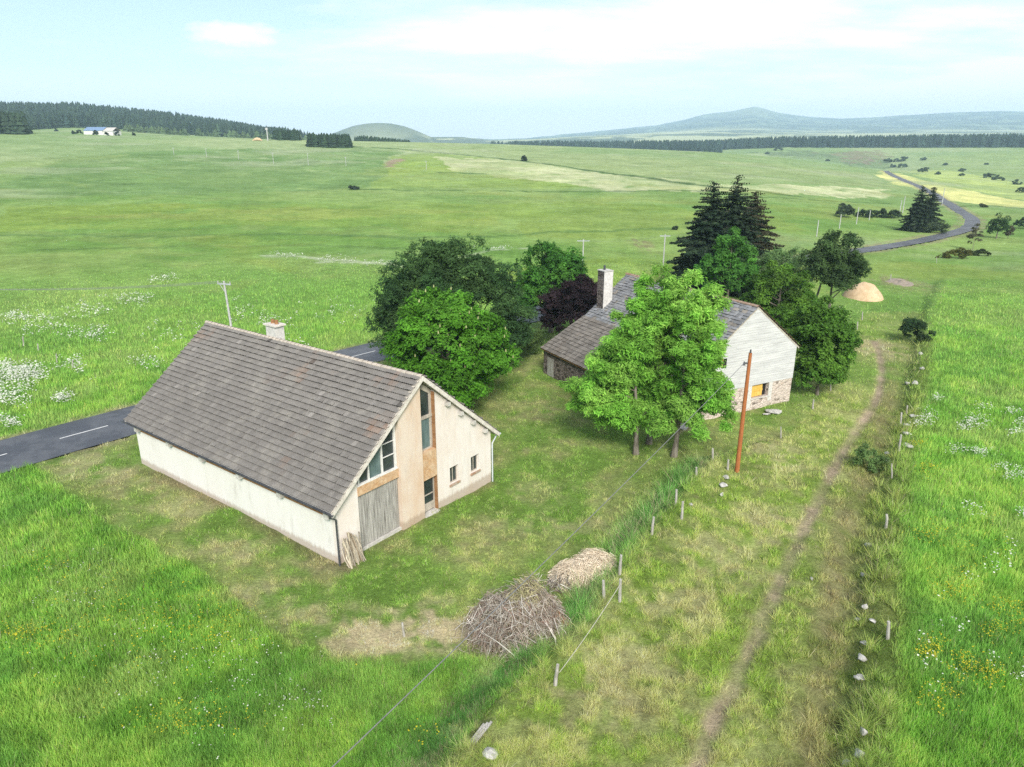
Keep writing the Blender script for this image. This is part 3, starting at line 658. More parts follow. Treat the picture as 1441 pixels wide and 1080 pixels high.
# ------------------------------------------------------------------ roofs
def tiled(mb, P0, U, V, lu, lv, course, tw, prof, step, jit, colf, rs, edge=.45):
    """courses of tiles from the eave P0 up along V; prof = [(u fraction, height)]"""
    P0, U, V = (np.asarray(a, float) for a in (P0, U, V)); Nn = np.cross(U, V); Nn *= np.sign(Nn[2])
    nc = max(1, round(lv / course)); course = lv / nc
    for i in range(nc):
        v0 = i * course; v1 = min(lv, (i + 1) * course + .03)
        edges = [0.]
        while edges[-1] < lu - .01: edges.append(min(lu, edges[-1] + tw * (1 + jit * rs.uniform(-.5, .5))))
        if lu - edges[-2] < tw * .4 and len(edges) > 2: edges.pop(-2)
        for j in range(len(edges) - 1):
            u0, u1 = edges[j] + .004, edges[j + 1] - .004
            dv = jit * rs.uniform(-.12, .12) * course; lift = step * (1 + rs.uniform(-.3, .3) * (1 + 2 * jit)); c = colf(i / nc, (u0 + u1) / 2 / lu, rs)
            a = []; b = []; d = []; e = []
            for fu, h in prof:
                u = u0 + (u1 - u0) * fu
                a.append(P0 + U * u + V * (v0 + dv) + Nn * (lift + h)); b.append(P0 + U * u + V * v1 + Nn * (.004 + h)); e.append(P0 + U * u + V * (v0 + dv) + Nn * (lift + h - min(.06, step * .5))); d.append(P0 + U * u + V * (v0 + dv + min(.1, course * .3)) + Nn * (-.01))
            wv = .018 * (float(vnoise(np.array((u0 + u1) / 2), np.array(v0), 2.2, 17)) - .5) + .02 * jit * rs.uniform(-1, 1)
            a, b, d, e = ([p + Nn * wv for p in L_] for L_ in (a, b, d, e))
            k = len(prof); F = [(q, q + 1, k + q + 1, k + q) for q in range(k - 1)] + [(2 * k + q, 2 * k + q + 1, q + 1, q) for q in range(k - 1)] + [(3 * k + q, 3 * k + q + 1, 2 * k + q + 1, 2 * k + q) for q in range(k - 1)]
            c = np.asarray(c, float); mb.add(a + b + e + d, F, np.vstack([np.tile(c, (k - 1, 1)), np.tile(c * edge, (2 * k - 2, 1))]))  # lips and undersides darkened: course shadow lines put into the face colour

# ------------------------------------------------------------------ barn
barn = empty('barn', (BARN_O[0], BARN_O[1], 0), BARN_ROT, 'white rendered barn with grey tiled gable roof and a plank door, beside the road', 'barn')
BW, BL, XR, ZR = 12.28, 19.97, 6.16, 8.43; ZL, ZE = 3.47, 3.40
def zr(x): return ZL + (ZR - ZL) / XR * x if x <= XR else ZR - (ZR - ZE) / (BW - XR) * (x - XR)
RT = .24
def top(x): return zr(x) - RT
w = MB()
w.box((0, .3, -.8), (.3, BL, 2.44)).box((.04, .3, 2.44), (.3, BL, 3.2))
w.box((BW - .3, .3, -1.1), (BW, BL, top(BW) + .05))
w.prism_y([(.3, -.8), (.3, top(.3)), (XR, top(XR)), (BW - .3, top(BW - .3)), (BW - .3, -.8)], BL - .3, BL)
w.build('side_wall', M['render_white'], barn)
MB().box((-.03, .32, 2.445), (.037, BL, 3.12)).build('fascia_board', M['brown_wood'], barn)
g = MB()
g.prism_y([(0, -.8), (0, top(0)), (1.48, top(1.48)), (1.48, -.8)], 0, .3)
g.build('corner_pier', M['render_cream'], barn)
g = MB()
g.prism_y([(7.3, -1.), (7.3, top(7.3)), (8.44, top(8.44)), (8.44, -1.)], 0, .3)
for a, b in ((8.44, 9.2), (10.35, 11.1)):
    g.prism_y([(a, -1.), (a, 1.05), (b, 1.05), (b, -1.)], 0, .3); g.prism_y([(a, 2.12), (a, top(a)), (b, top(b)), (b, 2.12)], 0, .3)
g.prism_y([(9.2, -1.), (9.2, top(9.2)), (10.35, top(10.35)), (10.35, -1.)], 0, .3)
g.prism_y([(11.1, -1.2), (11.1, top(11.1)), (BW, top(BW)), (BW, -1.2)], 0, .3)
g.build('gable_wall', M['render_cream'], barn)
MB().prism_y([(4.36, -.8), (4.36, top(4.36)), (6.08, top(6.08) ), (6.08, -.8)], -.16, .3).build('gable_pier', M['render_pink'], barn)
MB().box((7.235, -.06, -.8), (7.296, .3, 7.2)).build('slot_jamb', M['brown_wood'], barn)
MB().box((1.483, -.03, 3.15), (4.355, .3, 3.66)).build('door_lintel', M['lintel'], barn)
d = MB(); rs = np.random.default_rng(3); x = 1.5
while x < 4.33:
    wd = min(rs.uniform(.12, .2), 4.345 - x); j = rs.uniform(-.02, .02); d.box((x, .10 + j, .12 + rs.uniform(-.02, .05)), (x + wd - .012, .15 + j, 3.14 + rs.uniform(-.1, 0))); x += wd
d.box((1.49, .155, .1), (4.35, .2, 3.14))
door = d.build('plank_door', M['plank'], barn)
MB().box((1.483, -.02, -.8), (4.355, .3, .1)).build('door_sill', M['concrete'], barn)
# sloping window over the plank door
f = MB(); HB = 3.72
xs_ = [(1.62, 1.70), (2.32, 2.40), (3.26, 3.35), (4.20, 4.34)]
f.box((1.483, -.02, 3.663), (4.355, .25, 3.73))
for a, b in xs_:
    f.prism_y([(a, HB + .012), (a, top(a) - .06), (b, top(b) - .06), (b, HB + .012)], .05, .14)
f.prism_y([(1.49, top(1.49) - .16), (1.49, top(1.49) - .005), (4.35, top(4.35) - .005), (4.35, top(4.35) - .16)], .0, .14)
f.box((3.35, .07, 4.55), (4.2, .11, 4.60)); f.box((3.35, .07, 5.3), (4.2, .11, 5.34))
win = f.build('gable_window', M['frame_white'], barn)
p = MB().prism_y([(3.35, HB), (3.35, top(3.35) - .1), (4.2, top(4.2) - .1), (4.2, HB)], .15, .16); p.build('pane', M['glass'], win)
MB().prism_y([(2.4, HB), (2.4, top(2.4) - .1), (3.26, top(3.26) - .1), (3.26, HB)], .15, .16).build('pane', M['curtain'], win)
MB().prism_y([(1.5, HB), (1.5, top(1.5) - .1), (2.32, top(2.32) - .1), (2.32, HB)], .15, .16).build('pane', M['glass'], win)
# tall slot window, panel and doorway
f = MB(); y0 = .17
f.box((6.083, y0, 3.86), (7.23, y0 + .09, 3.96)); f.box((6.083, y0 - .06, 5.74), (7.23, y0 + .09, 5.92))
f.prism_y([(6.083, 3.963), (6.083, top(6.083) - .02), (6.15, top(6.15) - .02), (6.15, 3.963)], y0, y0 + .08)
f.prism_y([(7.06, 3.963), (7.06, top(7.06) - .02), (7.23, top(7.23) - .02), (7.23, 3.963)], y0 - .02, y0 + .08)
f.prism_y([(6.153, top(6.3) - .34), (6.153, top(6.153) - .02), (7.057, top(7.057) - .02), (7.057, top(7.057) - .32)], y0 - .012, y0 + .085)
win = f.build('tall_window', M['frame'], barn)
MB().box((6.15, y0 + .03, 5.92), (7.06, y0 + .04, 7.6)).build('pane', M['glass'], win)
MB().box((6.15, y0 + .03, 3.96), (7.06, y0 + .04, 5.74)).build('pane', M['curtain'], win)
MB().box((6.083, -.12, 2.2), (7.232, .25, 3.855)).build('balcony_panel', M['lintel'], barn)
dd = MB().box((6.083, .14, .0), (6.16, .22, 2.195)).box((7.15, .14, 0), (7.23, .22, 2.195)).box((6.163, .15, 1.05), (7.147, .2, 1.11)).box((6.163, .15, .08), (7.147, .2, .55)).build('doorway', M['frame'], barn)
MB().box((6.163, .185, .55), (7.147, .192, 2.195)).build('pane', M['glass'], dd)
MB().box((6.083, -.25, -.8), (7.232, .3, -.005)).build('doorstep', M['concrete'], barn)
for a, b in ((8.44, 9.2), (10.35, 11.1)):
    f = MB().box((a + .003, .14, 1.053), (a + .07, .2, 2.117)).box((b - .07, .14, 1.053), (b - .003, .2, 2.117)).box((a + .073, .14, 2.05), (b - .073, .2, 2.117)).box((a + .073, .14, 1.053), (b - .073, .2, 1.12)).box(((a + b) / 2 - .025, .143, 1.123), ((a + b) / 2 + .025, .19, 2.047))
    wn = f.build('window', M['frame'], barn); MB().box((a + .07, .17, 1.12), (b - .07, .175, 2.05)).build('pane', M['glass'], wn)
    MB().box((a - .08, -.1, .94), (b + .08, .13, 1.047)).build('sill', M['terracotta'], wn)
for x in (8.25, 9.35, 10.45, 11.55):
    MB().box((x - .11, -.3, top(x) - .34), (x + .11, -.003, top(x) - .14)).build('purlin_end', M['concrete'], barn)
for y in (.42, 4.23, 7.94, 11.72, 15.43, 19.38):
    MB().box((-.30, y - .16, 2.5), (-.032, y + .16, 2.86)).build('eave_bracket', M['concrete'], barn)
OV, VE = .41, .32; sL = (ZR - ZL) / XR; sR = (ZR - ZE) / (BW - XR)
rf = MB()
rf.prism_y([(-OV, zr(0) - sL * OV - .2), (-OV, zr(0) - sL * OV - .07), (XR, ZR - .07), (BW + OV, ZE - sR * OV - .07), (BW + OV, ZE - sR * OV - .2), (XR, ZR - .2)], -VE + .03, BL + VE - .03)
roof = rf.build('roof', M['concrete'], barn)
def tcol(v, u, r):
    b = np.array((.192, .18, .166)) * r.uniform(.9, 1.09) * (1.05 if v > .5 else .97)
    o = max(0, float(fbm(np.array(u * 22.), np.array(v * 8.), 2.2, 44, 3)) - .68 + .20 * (v - .5) + .1 * (.5 - u)); b = b * (1 - np.array((-.3, .12, .33)) * min(1, o * 3.5 * r.uniform(0, 1.6)))
    if r.uniform() < .008: b = b * 1.35
    if r.uniform() < .003: b = b * .5
    return b.clip(0, .8)
prof = [(0, -.012), (.12, .045), (.38, .05), (.5, -.012), (.62, .045), (.88, .05), (1, -.012)]
tl = MB(); rs = np.random.default_rng(11)
for sx, s0, xe, ze in ((1, sL, -OV - .03, zr(0) - sL * (OV + .03)), (-1, sR, BW + OV + .03, ZE - sR * (OV + .03))):
    ln = math.hypot(1, s0); V = np.array((sx / ln, 0, s0 / ln)); L = abs(XR - xe) * ln
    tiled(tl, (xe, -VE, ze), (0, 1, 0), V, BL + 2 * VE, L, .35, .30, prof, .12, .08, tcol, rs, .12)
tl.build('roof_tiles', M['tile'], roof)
rt = MB(); y = -VE - .03; k = 0; rs = np.random.default_rng(4)
while y < BL + VE - .1:
    a = np.linspace(-.35, PI + .35, 8); r0, r1 = .15, .13; l = .42
    A = [(XR + math.cos(t) * r0, y, ZR - .01 + math.sin(t) * r0 * .8) for t in a]; B = [(XR + math.cos(t) * r1, y + l, ZR - .025 + math.sin(t) * r1 * .8) for t in a]
    rt.add(A + B, [(i, i + 1, 9 + i, 8 + i) for i in range(7)]); y += .385
rt.build('ridge_tiles', M['ridge_tile'], roof, True)
for yy in (-VE - .02, BL + VE - .06):
    vb = MB()
    vb.prism_y([(-OV - .03, zr(0) - sL * OV - .26), (-OV - .03, zr(0) - sL * OV + .02), (XR, ZR + .03), (XR, ZR - .25)], yy - .02, yy + .085)
    vb.prism_y([(XR + .002, ZR - .25), (XR + .002, ZR + .03), (BW + OV + .03, ZE - sR * OV + .02), (BW + OV + .03, ZE - sR * OV - .26)], yy - .022, yy + .083)
    vb.build('barge_board', M['verge'], roof)
vt = MB(); rs = np.random.default_rng(8)
for sx, s0, xe, ze in ((1, sL, -OV - .03, zr(0) - sL * (OV + .03)), (-1, sR, BW + OV + .03, ZE - sR * (OV + .03))):
    ln = math.hypot(1, s0); V = np.array((sx / ln, 0, s0 / ln)); L = abs(XR - xe) * ln
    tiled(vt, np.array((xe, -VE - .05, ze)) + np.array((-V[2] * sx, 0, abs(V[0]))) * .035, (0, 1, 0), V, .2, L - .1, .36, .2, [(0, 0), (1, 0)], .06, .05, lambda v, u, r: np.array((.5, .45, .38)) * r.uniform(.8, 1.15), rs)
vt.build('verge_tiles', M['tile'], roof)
zg = zr(0) - sL * OV - .06
gt = MB(); ang = np.linspace(PI, 2 * PI, 7)
A = [(-OV - .1 + .085 * math.cos(t), -VE - .1, zg + .085 * math.sin(t)) for t in ang]; B = [(a[0], BL + VE + .25, a[2]) for a in A]
gt.add(A + B, [(i, i + 1, 8 + i, 7 + i) for i in range(6)]); gt.build('gutter', M['gutter'], barn)
MB().tube([(-OV - .1, -.2, zg - .08), (-OV - .1, -.2, zg - .2), (-.07, -.1, 2.55), (-.07, -.1, -.3)], .05, 8).build('downpipe', M['gutter'], barn, True)
gt = MB(); zg2 = ZE - sR * OV - .06
A = [(BW + OV + .1 + .085 * math.cos(t), -VE - .05, zg2 + .085 * math.sin(t)) for t in ang]; B = [(a[0], BL + VE, a[2]) for a in A]
gt.add(A + B, [(i, i + 1, 8 + i, 7 + i) for i in range(6)]); gt.build('gutter', M['pipe'], barn)
MB().tube([(BW + OV + .1, -.1, zg2 - .06), (BW + OV + .05, -.1, zg2 - .2), (BW + .07, -.07, 2.4), (BW + .07, -.07, -.8)], .05, 8).build('downpipe', M['pipe'], barn, True)
ch = MB().box((6.2, 12.5, 7.6), (6.85, 13.5, 9.2)).build('chimney', M['white_plaster'], barn)
MB().box((6.1, 12.38, 9.203), (6.95, 13.62, 9.3)).build('chimney_cap', M['verge'], ch)
for y in (12.8, 13.2):
    MB().tube([(6.55, y, 9.3), (6.55, y, 9.55)], [.13, .12], 10).build('chimney_pot', M['brown_wood'], ch, True)

# ------------------------------------------------------------------ farmhouse (local x runs from -14 at the left to 0 at the right corner)
farm = empty('farmhouse', (FARM_O[0], FARM_O[1], 0), FARM_ROT, 'old stone farmhouse with slate roof and a white boarded gable end, behind the ash trees', 'farmhouse')
FL, FX, FZ, FE = 16.4, -4.75, 8.5, 4.93; FW = -9.6; sF = (FZ - FE) / 4.75
def fz(x): return FZ - sF * abs(x - FX)
s = MB()
s.prism_y([(FW, -.8), (FW, 2.14), (-4.45, 2.14), (-4.45, -.8)], 0, .5)
s.prism_y([(-4.45, -.8), (-4.45, 1.0), (-2.6, 1.0), (-2.6, -.8)], 0, .5)
s.prism_y([(-2.6, -.8), (-2.6, 2.14), (0, 2.14), (0, -.8)], 0, .5)
s.build('stone_wall', M['stone_pink'], farm)
sd = MB(); sd.box((-.5, .5, -.8), (0, FL, fz(0) - .1)); sd.box((FW, .5, -.8), (FW + .5, FL, fz(FW) - .1))
sd.prism_y([(FW + .5, -.8), (FW + .5, fz(FW + .5) - .2), (FX, FZ - .2), (-.5, fz(-.5) - .2), (-.5, -.8)], FL - .5, FL)
sd.build('side_wall', M['stone_dark'], farm)
b = MB(); z = 2.12; rs = np.random.default_rng(21)
WX0, WX1, WZ0, WZ1 = -7.95, -7.45, 4.05, 4.75
def strip(z0, z1, x0, x1):
    j = rs.uniform(-.006, .006)
    b.add([(x0, -.05 + j, z0), (x1, -.05 + j, z0), (x1, -.032 + j, z1), (x0, -.032 + j, z1), (x0, -.0, z0), (x1, 0, z0)], [(0, 1, 2, 3)], (1, 1, 1)); b.add([(x0, -.05 + j, z0), (x1, -.05 + j, z0), (x1, .02, z0), (x0, .02, z0)], [(3, 2, 1, 0)])
while z < FZ - .25:
    z1 = min(z + .19, FZ - .2); xl = max(FW - .02, FX - (FZ - .12 - z) / sF); xr = min(.02, FX + (FZ - .12 - z) / sF); cuts = [xl, xr]
    if z1 > WZ0 and z < WZ1: strip(z, z1, xl, WX0); strip(z, z1, WX1, xr)
    else:
        q = rs.uniform(xl + .2, xr - .2); strip(z, z1, xl, q); strip(z, z1, q + .004, xr)
    z += .19
b.build('boarded_gable', M['boards'], farm)
bk = MB()
bk.prism_y([(FW + .01, 2.142), (FW + .01, fz(FW) - .15), (FX, FZ - .15), (-.01, fz(0) - .15), (-.01, 2.142)], .03, .28); bk.build('gable_backing', M['dark'], farm)
wn = MB().box((WX0 + .003, -.02, WZ0), (WX0 + .16, .02, WZ1)).build('gable_window', M['yellow_board'], farm)
MB().box((WX0 + .163, 0.005, WZ0), (WX1 - .003, .015, WZ1)).build('pane', M['dark'], wn)
hw = MB().box((-4.447, .3, 1.003), (-2.603, .45, 2.1)).build('stable_opening', M['dark'], farm)
yb = MB()
for i in range(5): yb.box((-4.44 + i * .272, .18, 1.05), (-4.44 + i * .272 + .262, .21, 2.06))
yb.build('shutter', M['yellow_board'], hw); MB().box((-4.44, .14, 1.5), (-3.09, .175, 1.6)).build('shutter_batten', M['yellow_board'], hw)
MB().box((-4.5, -.06, .9), (-2.5, .12, .997)).build('sill', M['concrete'], hw)
MB().box((-4.85, -.035, .2), (-4.453, .02, 2.1)).build('jamb', M['white_plaster'], hw); MB().box((-2.597, -.035, .55), (-2.2, .02, 2.1)).build('jamb', M['white_plaster'], hw)
rf = MB(); rf.prism_y([(FW - .35, fz(FW - .35) - .16), (FW - .35, fz(FW - .35) - .02), (FX, FZ - .02), (.3, fz(.3) - .02), (.3, fz(.3) - .16), (FX, FZ - .16)], -.06, FL + .12)
froof = rf.build('roof', M['frame'], farm)
def scol(v, u, r):
    c = np.array((.225, .228, .235)) * r.uniform(.76, 1.28); 
    if r.uniform() < .12: c = c * np.array((1.15, 1.02, .85))
    return c.clip(0, .7)
sl = MB(); rs = np.random.default_rng(31)
for sx, xe in ((1, FW - .38), (-1, .34)):
    ln = math.hypot(1, sF); V = np.array((sx / ln, 0, sF / ln)); L = abs(FX - xe) * ln
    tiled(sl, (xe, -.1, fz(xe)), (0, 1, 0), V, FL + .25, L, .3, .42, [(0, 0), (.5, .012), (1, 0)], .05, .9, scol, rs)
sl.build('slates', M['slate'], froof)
rt = MB(); y = -.12; rs = np.random.default_rng(4)
while y < FL + .05:
    a = np.linspace(-.3, PI + .3, 8); l = .46
    A = [(FX + math.cos(t) * .15, y, FZ + .0 + math.sin(t) * .13) for t in a]; B = [(FX + math.cos(t) * .125, y + l, FZ - .012 + math.sin(t) * .105) for t in a]
    rt.add(A + B, [(i, i + 1, 9 + i, 8 + i) for i in range(7)]); y += .42
rt.build('ridge_tiles', M['terracotta'], froof, True)
vt = MB(); ln = math.hypot(1, sF)
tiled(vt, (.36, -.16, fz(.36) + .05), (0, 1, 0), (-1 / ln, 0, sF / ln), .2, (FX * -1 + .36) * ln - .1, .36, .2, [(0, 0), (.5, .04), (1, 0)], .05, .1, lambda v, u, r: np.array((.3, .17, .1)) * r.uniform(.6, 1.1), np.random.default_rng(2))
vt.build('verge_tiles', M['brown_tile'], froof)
# lean-to along the back half of the left side
LX, LY = -13.95, 4.6; zt, zb2 = 5.05, 2.45; sT = (zt - zb2) / (-9.4 - (LX - .2))
def lz(x): return zt - sT * (-9.4 - x)
lw = MB(); lw.box((LX, LY, -.8), (LX + .5, FL, lz(LX) - .12))
lw.prism_y([(LX + .5, -.8), (LX + .5, lz(LX + .5) - .15), (FW - .003, lz(FW) - .15), (FW - .003, -.8)], FL - .5, FL - .003)
lw.prism_y([(LX + .5, -.8), (LX + .5, lz(LX + .5) - .15), (FW - .003, lz(FW) - .15), (FW - .003, -.8)], LY, LY + .5)
lean = lw.build('lean_to', M['stone_dark'], farm)
lr = MB(); lr.prism_y([(LX - .25, lz(LX - .25) - .14), (LX - .25, lz(LX - .25) - .02), (FW + .05, lz(FW + .05) - .02), (FW + .05, lz(FW + .05) - .14)], LY - .1, FL + .1); lr.build('roof_boards', M['brown_wood'], lean)
lt = MB(); L = (FW + .05 - (LX - .3)) * math.hypot(1, sT); ln = math.hypot(1, sT)
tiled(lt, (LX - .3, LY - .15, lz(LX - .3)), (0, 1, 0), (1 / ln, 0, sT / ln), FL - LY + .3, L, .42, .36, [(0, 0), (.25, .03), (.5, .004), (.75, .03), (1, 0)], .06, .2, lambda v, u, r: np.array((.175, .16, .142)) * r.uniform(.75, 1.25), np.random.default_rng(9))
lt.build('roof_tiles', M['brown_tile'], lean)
MB().box((LX - .02, 14.6, .0), (LX + .06, 15.7, 1.75)).build('plank_door', M['plank'], lean)
cx0, cx1, cy0, cy1, ct = -8.45, -7.5, 15.1, 16.1, 9.2
ck = MB().box((cx0, cy0, 5.2), (cx1, cy1, ct)).build('chimney', M['stone_dark'], farm)
MB().box((cx0 + .003, cy0 - .05, fz(cx0) - .1), (cx1 + .03, cy0 - .003, ct)).build('plastered_face', M['white_plaster'], ck)
MB().box((cx0 - .05, cy0 - .1, ct + .002), (cx1 + .05, cy1 + .05, ct + .08)).build('chimney_cap', M['concrete'], ck)
MB().tube([((cx0 + cx1) / 2 - .1, (cy0 + cy1) / 2, ct + .08), ((cx0 + cx1) / 2 - .1, (cy0 + cy1) / 2, ct + .5)], [.11, .1], 10).build('chimney_pot', M['gutter'], ck, True)

# ------------------------------------------------------------------ trees
def leaves(P, Nrm, size, aspect, col, r, droop=0.):
    """one small rhombic leaf face at every point"""
    n = len(P); Nrm = Nrm / (np.linalg.norm(Nrm, axis=1)[:, None] + 1e-9)
    t = r.normal(0, 1, (n, 3)); t[:, 2] -= droop; t -= (t * Nrm).sum(1)[:, None] * Nrm; t /= np.linalg.norm(t, axis=1)[:, None] + 1e-9; b = np.cross(Nrm, t)
    s = np.asarray(size) * r.uniform(.6, 1.35, n); V = np.empty((n, 4, 3))
    V[:, 0] = P - t * s[:, None]; V[:, 1] = P + b * (s * aspect)[:, None]; V[:, 2] = P + t * s[:, None]; V[:, 3] = P - b * (s * aspect)[:, None]
    V[:, 1] -= Nrm * (s * .25)[:, None]; V[:, 3] -= Nrm * (s * .25)[:, None]
    return V.reshape(-1, 3), col
def unit(r, n):
    v = r.normal(0, 1, (n, 3)); return v / np.linalg.norm(v, axis=1)[:, None]
def crown_points(r, ells, n_puff, puff_r, n_clump, clump_r, n_leaf, shell=.35, zmin=None):
    vol = np.array([e[3] * e[4] + e[4] * e[5] for e in ells]); pick = r.choice(len(ells), n_puff * 4, p=vol / vol.sum()); E = np.array(ells)[pick]
    d = unit(r, len(pick)); d[:, 2] = np.where(d[:, 2] < -.55, -d[:, 2] * .5, d[:, 2]); rad = 1 - shell * r.uniform(0, 1, len(pick)) ** 1.4
    C = E[:, :3] + d * E[:, 3:6] * rad[:, None]
    out_ = r.uniform(0, 1, len(C)) < (.13 if shell < .5 else .05); C = np.where(out_[:, None], E[:, :3] + d * E[:, 3:6] * r.uniform(1., 1.16, len(C))[:, None], C)
    # keep the outer ones
    ins = np.zeros(len(C))
    for e in ells: ins = np.maximum(ins, 1 - np.sqrt((((C - e[:3]) / np.array(e[3:6])) ** 2).sum(1)))
    C = C[ins < shell * 1.05][:n_puff]
    if zmin is not None: C = C[C[:, 2] > zmin]
    m = len(C); pr = puff_r * r.uniform(.65, 1.35, m)
    cd = unit(r, m * n_clump); cd[:, 2] = np.where(cd[:, 2] < -.3, -cd[:, 2], cd[:, 2])
    cl = np.repeat(C, n_clump, 0) + cd * (np.repeat(pr, n_clump) * r.uniform(.55, 1, m * n_clump))[:, None] * np.array((1, 1, .8))
    k = len(cl); ld = unit(r, k * n_leaf)
    P = np.repeat(cl, n_leaf, 0) + ld * (clump_r * r.uniform(.2, 1, k * n_leaf))[:, None]
    Nn = np.repeat(cd, n_leaf, 0) * .55 + ld * .45 + np.array((0, 0, .55)) + r.normal(0, .42, (k * n_leaf, 3))
    tp = np.repeat(r.normal(1, .16, m), n_clump * n_leaf); tc = np.repeat(r.normal(1, .14, k), n_leaf)
    return P, Nn, (tp * tc * r.normal(1, .16, k * n_leaf)).clip(.45, 1.9), C
def trunk_mb(r, h, rad, C, n_limb, lean=(0, 0), col=None, fork=.25):
    m = MB(); q = np.linspace(0, 1, 9); wob = np.cumsum(r.normal(0, .05, (9, 2)), 0) * h * .05
    pts = np.column_stack([lean[0] * q * h + wob[:, 0], lean[1] * q * h + wob[:, 1], q * h * .86 - .25]); pts[0, :2] = 0
    rr = rad * (1 - .88 * q) ** .9; rr[0] *= 1.45
    m.tube(pts, rr, 8)
    if len(C):
        for i in r.choice(len(C), min(n_limb, len(C)), replace=False):
            e = C[i]; zz = max(h * fork, min(h * .75, e[2] - np.hypot(e[0], e[1]) * r.uniform(.45, .9))); k = np.interp(zz, pts[:, 2], np.arange(9)); k0 = int(k)
            s0 = pts[k0] + (pts[min(k0 + 1, 8)] - pts[k0]) * (k - k0); md = (s0 + e) / 2 + np.array((0, 0, -.12 * np.linalg.norm(e - s0))) + r.normal(0, .12, 3)
            tt = np.linspace(0, 1, 6)[:, None]; cv = s0 * (1 - tt) ** 2 + 2 * md * tt * (1 - tt) + e * tt ** 2
            rl = np.interp(zz, pts[:, 2], rr) * .6; m.tube(cv, np.linspace(rl, .018, 6), 5)
    return m
def broadleaf(name, label, base, ells, col, n_puff, puff_r, n_clump, clump_r, n_leaf, lsize, seed, h, rad, aspect=.5, droop=0., shell=.35, limbs=14, lean=(0, 0), group=None, cat='tree', accents=None, col2=None, zmin=None, fork=.25, bark=None):
    r = np.random.default_rng(seed); root = empty(name, base, 0, label, cat, group)
    P, Nn, t, C = crown_points(r, ells, n_puff, puff_r, n_clump, clump_r, n_leaf, shell, zmin)
    c = np.asarray(col) * t[:, None]
    if col2 is not None:
        k = sst(.35, .65, vnoise(P[:, 0] + 31 * seed, P[:, 1] + P[:, 2], 1.6, seed))[:, None]; c = c * (1 - k) + np.asarray(col2) * t[:, None] * k
    V, c = leaves(P, Nn, lsize, aspect, c, r, droop); n = len(c)
    cr = mesh_obj('crown', V, np.arange(4 * n), np.full(n, 4), M['leaf'], root, c.clip(0, .8))
    if accents:
        na, ac, asz = accents; out = np.where(P[:, 2] > np.quantile(P[:, 2], .2))[0]; i = r.choice(out, na, replace=False); m = MB()
        for q in i:
            d = Nn[q] / np.linalg.norm(Nn[q]); p0 = P[q] + d * .12; m.tube([p0, p0 + np.array((0, 0, 1)) * asz * .5 + d * .03, p0 + np.array((0, 0, 1)) * asz + d * .04], [asz * .3, asz * .24, .01], 5, np.asarray(ac) * r.uniform(.8, 1.1), False)
        m.build('blossom', M['petal'], root)
    if rad: trunk_mb(r, h, rad, C, limbs, lean, fork=fork).build('trunk', bark or M['bark'], root, True)
    return root
def spruce(name, label, base, h, br, seed, col, col2, group=None, thin=0., levels=30, tip=1.0, cat='tree', skirt=.04):
    r = np.random.default_rng(seed); root = empty(name, base, 0, label, cat, group); Ps = []; Ns = []; T = []; Sz = []; tb = MB()
    for lv in range(levels):
        q = (lv + r.uniform(-.3, .3)) / levels; q = min(max(q, skirt), .9 + .085 * lv / levels); z = h * q; Lm = br * ((1 - q) ** .72 * (.92 + .16 * math.sin(lv * 2.1)) if q > .12 else .85) + .12
        nb = int(7 + 6 * (1 - q)); a0 = r.uniform(0, 6.28)
        if thin and q > .62: nb = max(3, int(nb * (1 - thin)))
        for k in range(nb):
            a = a0 + k * 2 * PI / nb + r.normal(0, .2); L = Lm * r.uniform(.6, 1.15); up = .55 * q - .12
            s = np.linspace(.12, 1, max(3, int(L / .26))); rx = np.cos(a) * L * s; ry = np.sin(a) * L * s; rz = z + r.normal(0, .016) * h + L * (up * s - .42 * s ** 2 + .16 * s ** 4)
            tt = r.normal(1, .18)
            for i in range(len(s)):
                wdt = (.62 * L * (1 - s[i]) * .6 + .2) * (1 - .75 * max(0, q - .6) / .4); m = 5 + int(wdt * 11); o = r.normal(0, 1, m) * wdt * .5
                Ps.append(np.column_stack([rx[i] - np.sin(a) * o, ry[i] + np.cos(a) * o, rz[i] - np.abs(o) * .35 - r.uniform(0, .14, m)]))
                Ns.append(np.tile((np.cos(a) * .35, np.sin(a) * .35, .9), (m, 1)) + r.normal(0, .45, (m, 3))); T.append(np.full(m, tt) * r.normal(1, .2, m)); Sz.append(np.full(m, (.13 + .05 * (1 - q)) * (1 - .5 * max(0, q - .6) / .4)))
            if k % 2 == 0: tb.tube(np.column_stack([rx, ry, rz])[[0, len(s) // 2, -1]], [.04 * (1 - q) + .012, .02, .006], 4, None, False)
    P = np.vstack(Ps); Nn = np.vstack(Ns); t = np.concatenate(T).clip(.4, 1.9)
    k = sst(.3, .7, vnoise(P[:, 0] + 17 * seed, P[:, 1] + P[:, 2], 1.1, seed))[:, None]; c = (np.asarray(col) * (1 - k) + np.asarray(col2) * k) * t[:, None]
    V, c = leaves(P, Nn, np.concatenate(Sz) * 1.9, .45, c, r, .3); n = len(c)
    mesh_obj('crown', V, np.arange(4 * n), np.full(n, 4), M['needle'], root, c.clip(0, .5))
    tb.tube([(0, 0, -.3), (0, 0, h * .5), (0, 0, h * .97)], [.03 * h * .55, .016 * h * .55, .02], 8); tb.build('trunk', M['bark'], root, True)
    return root
def PXM(base): return 1000. / proj(base)[2]

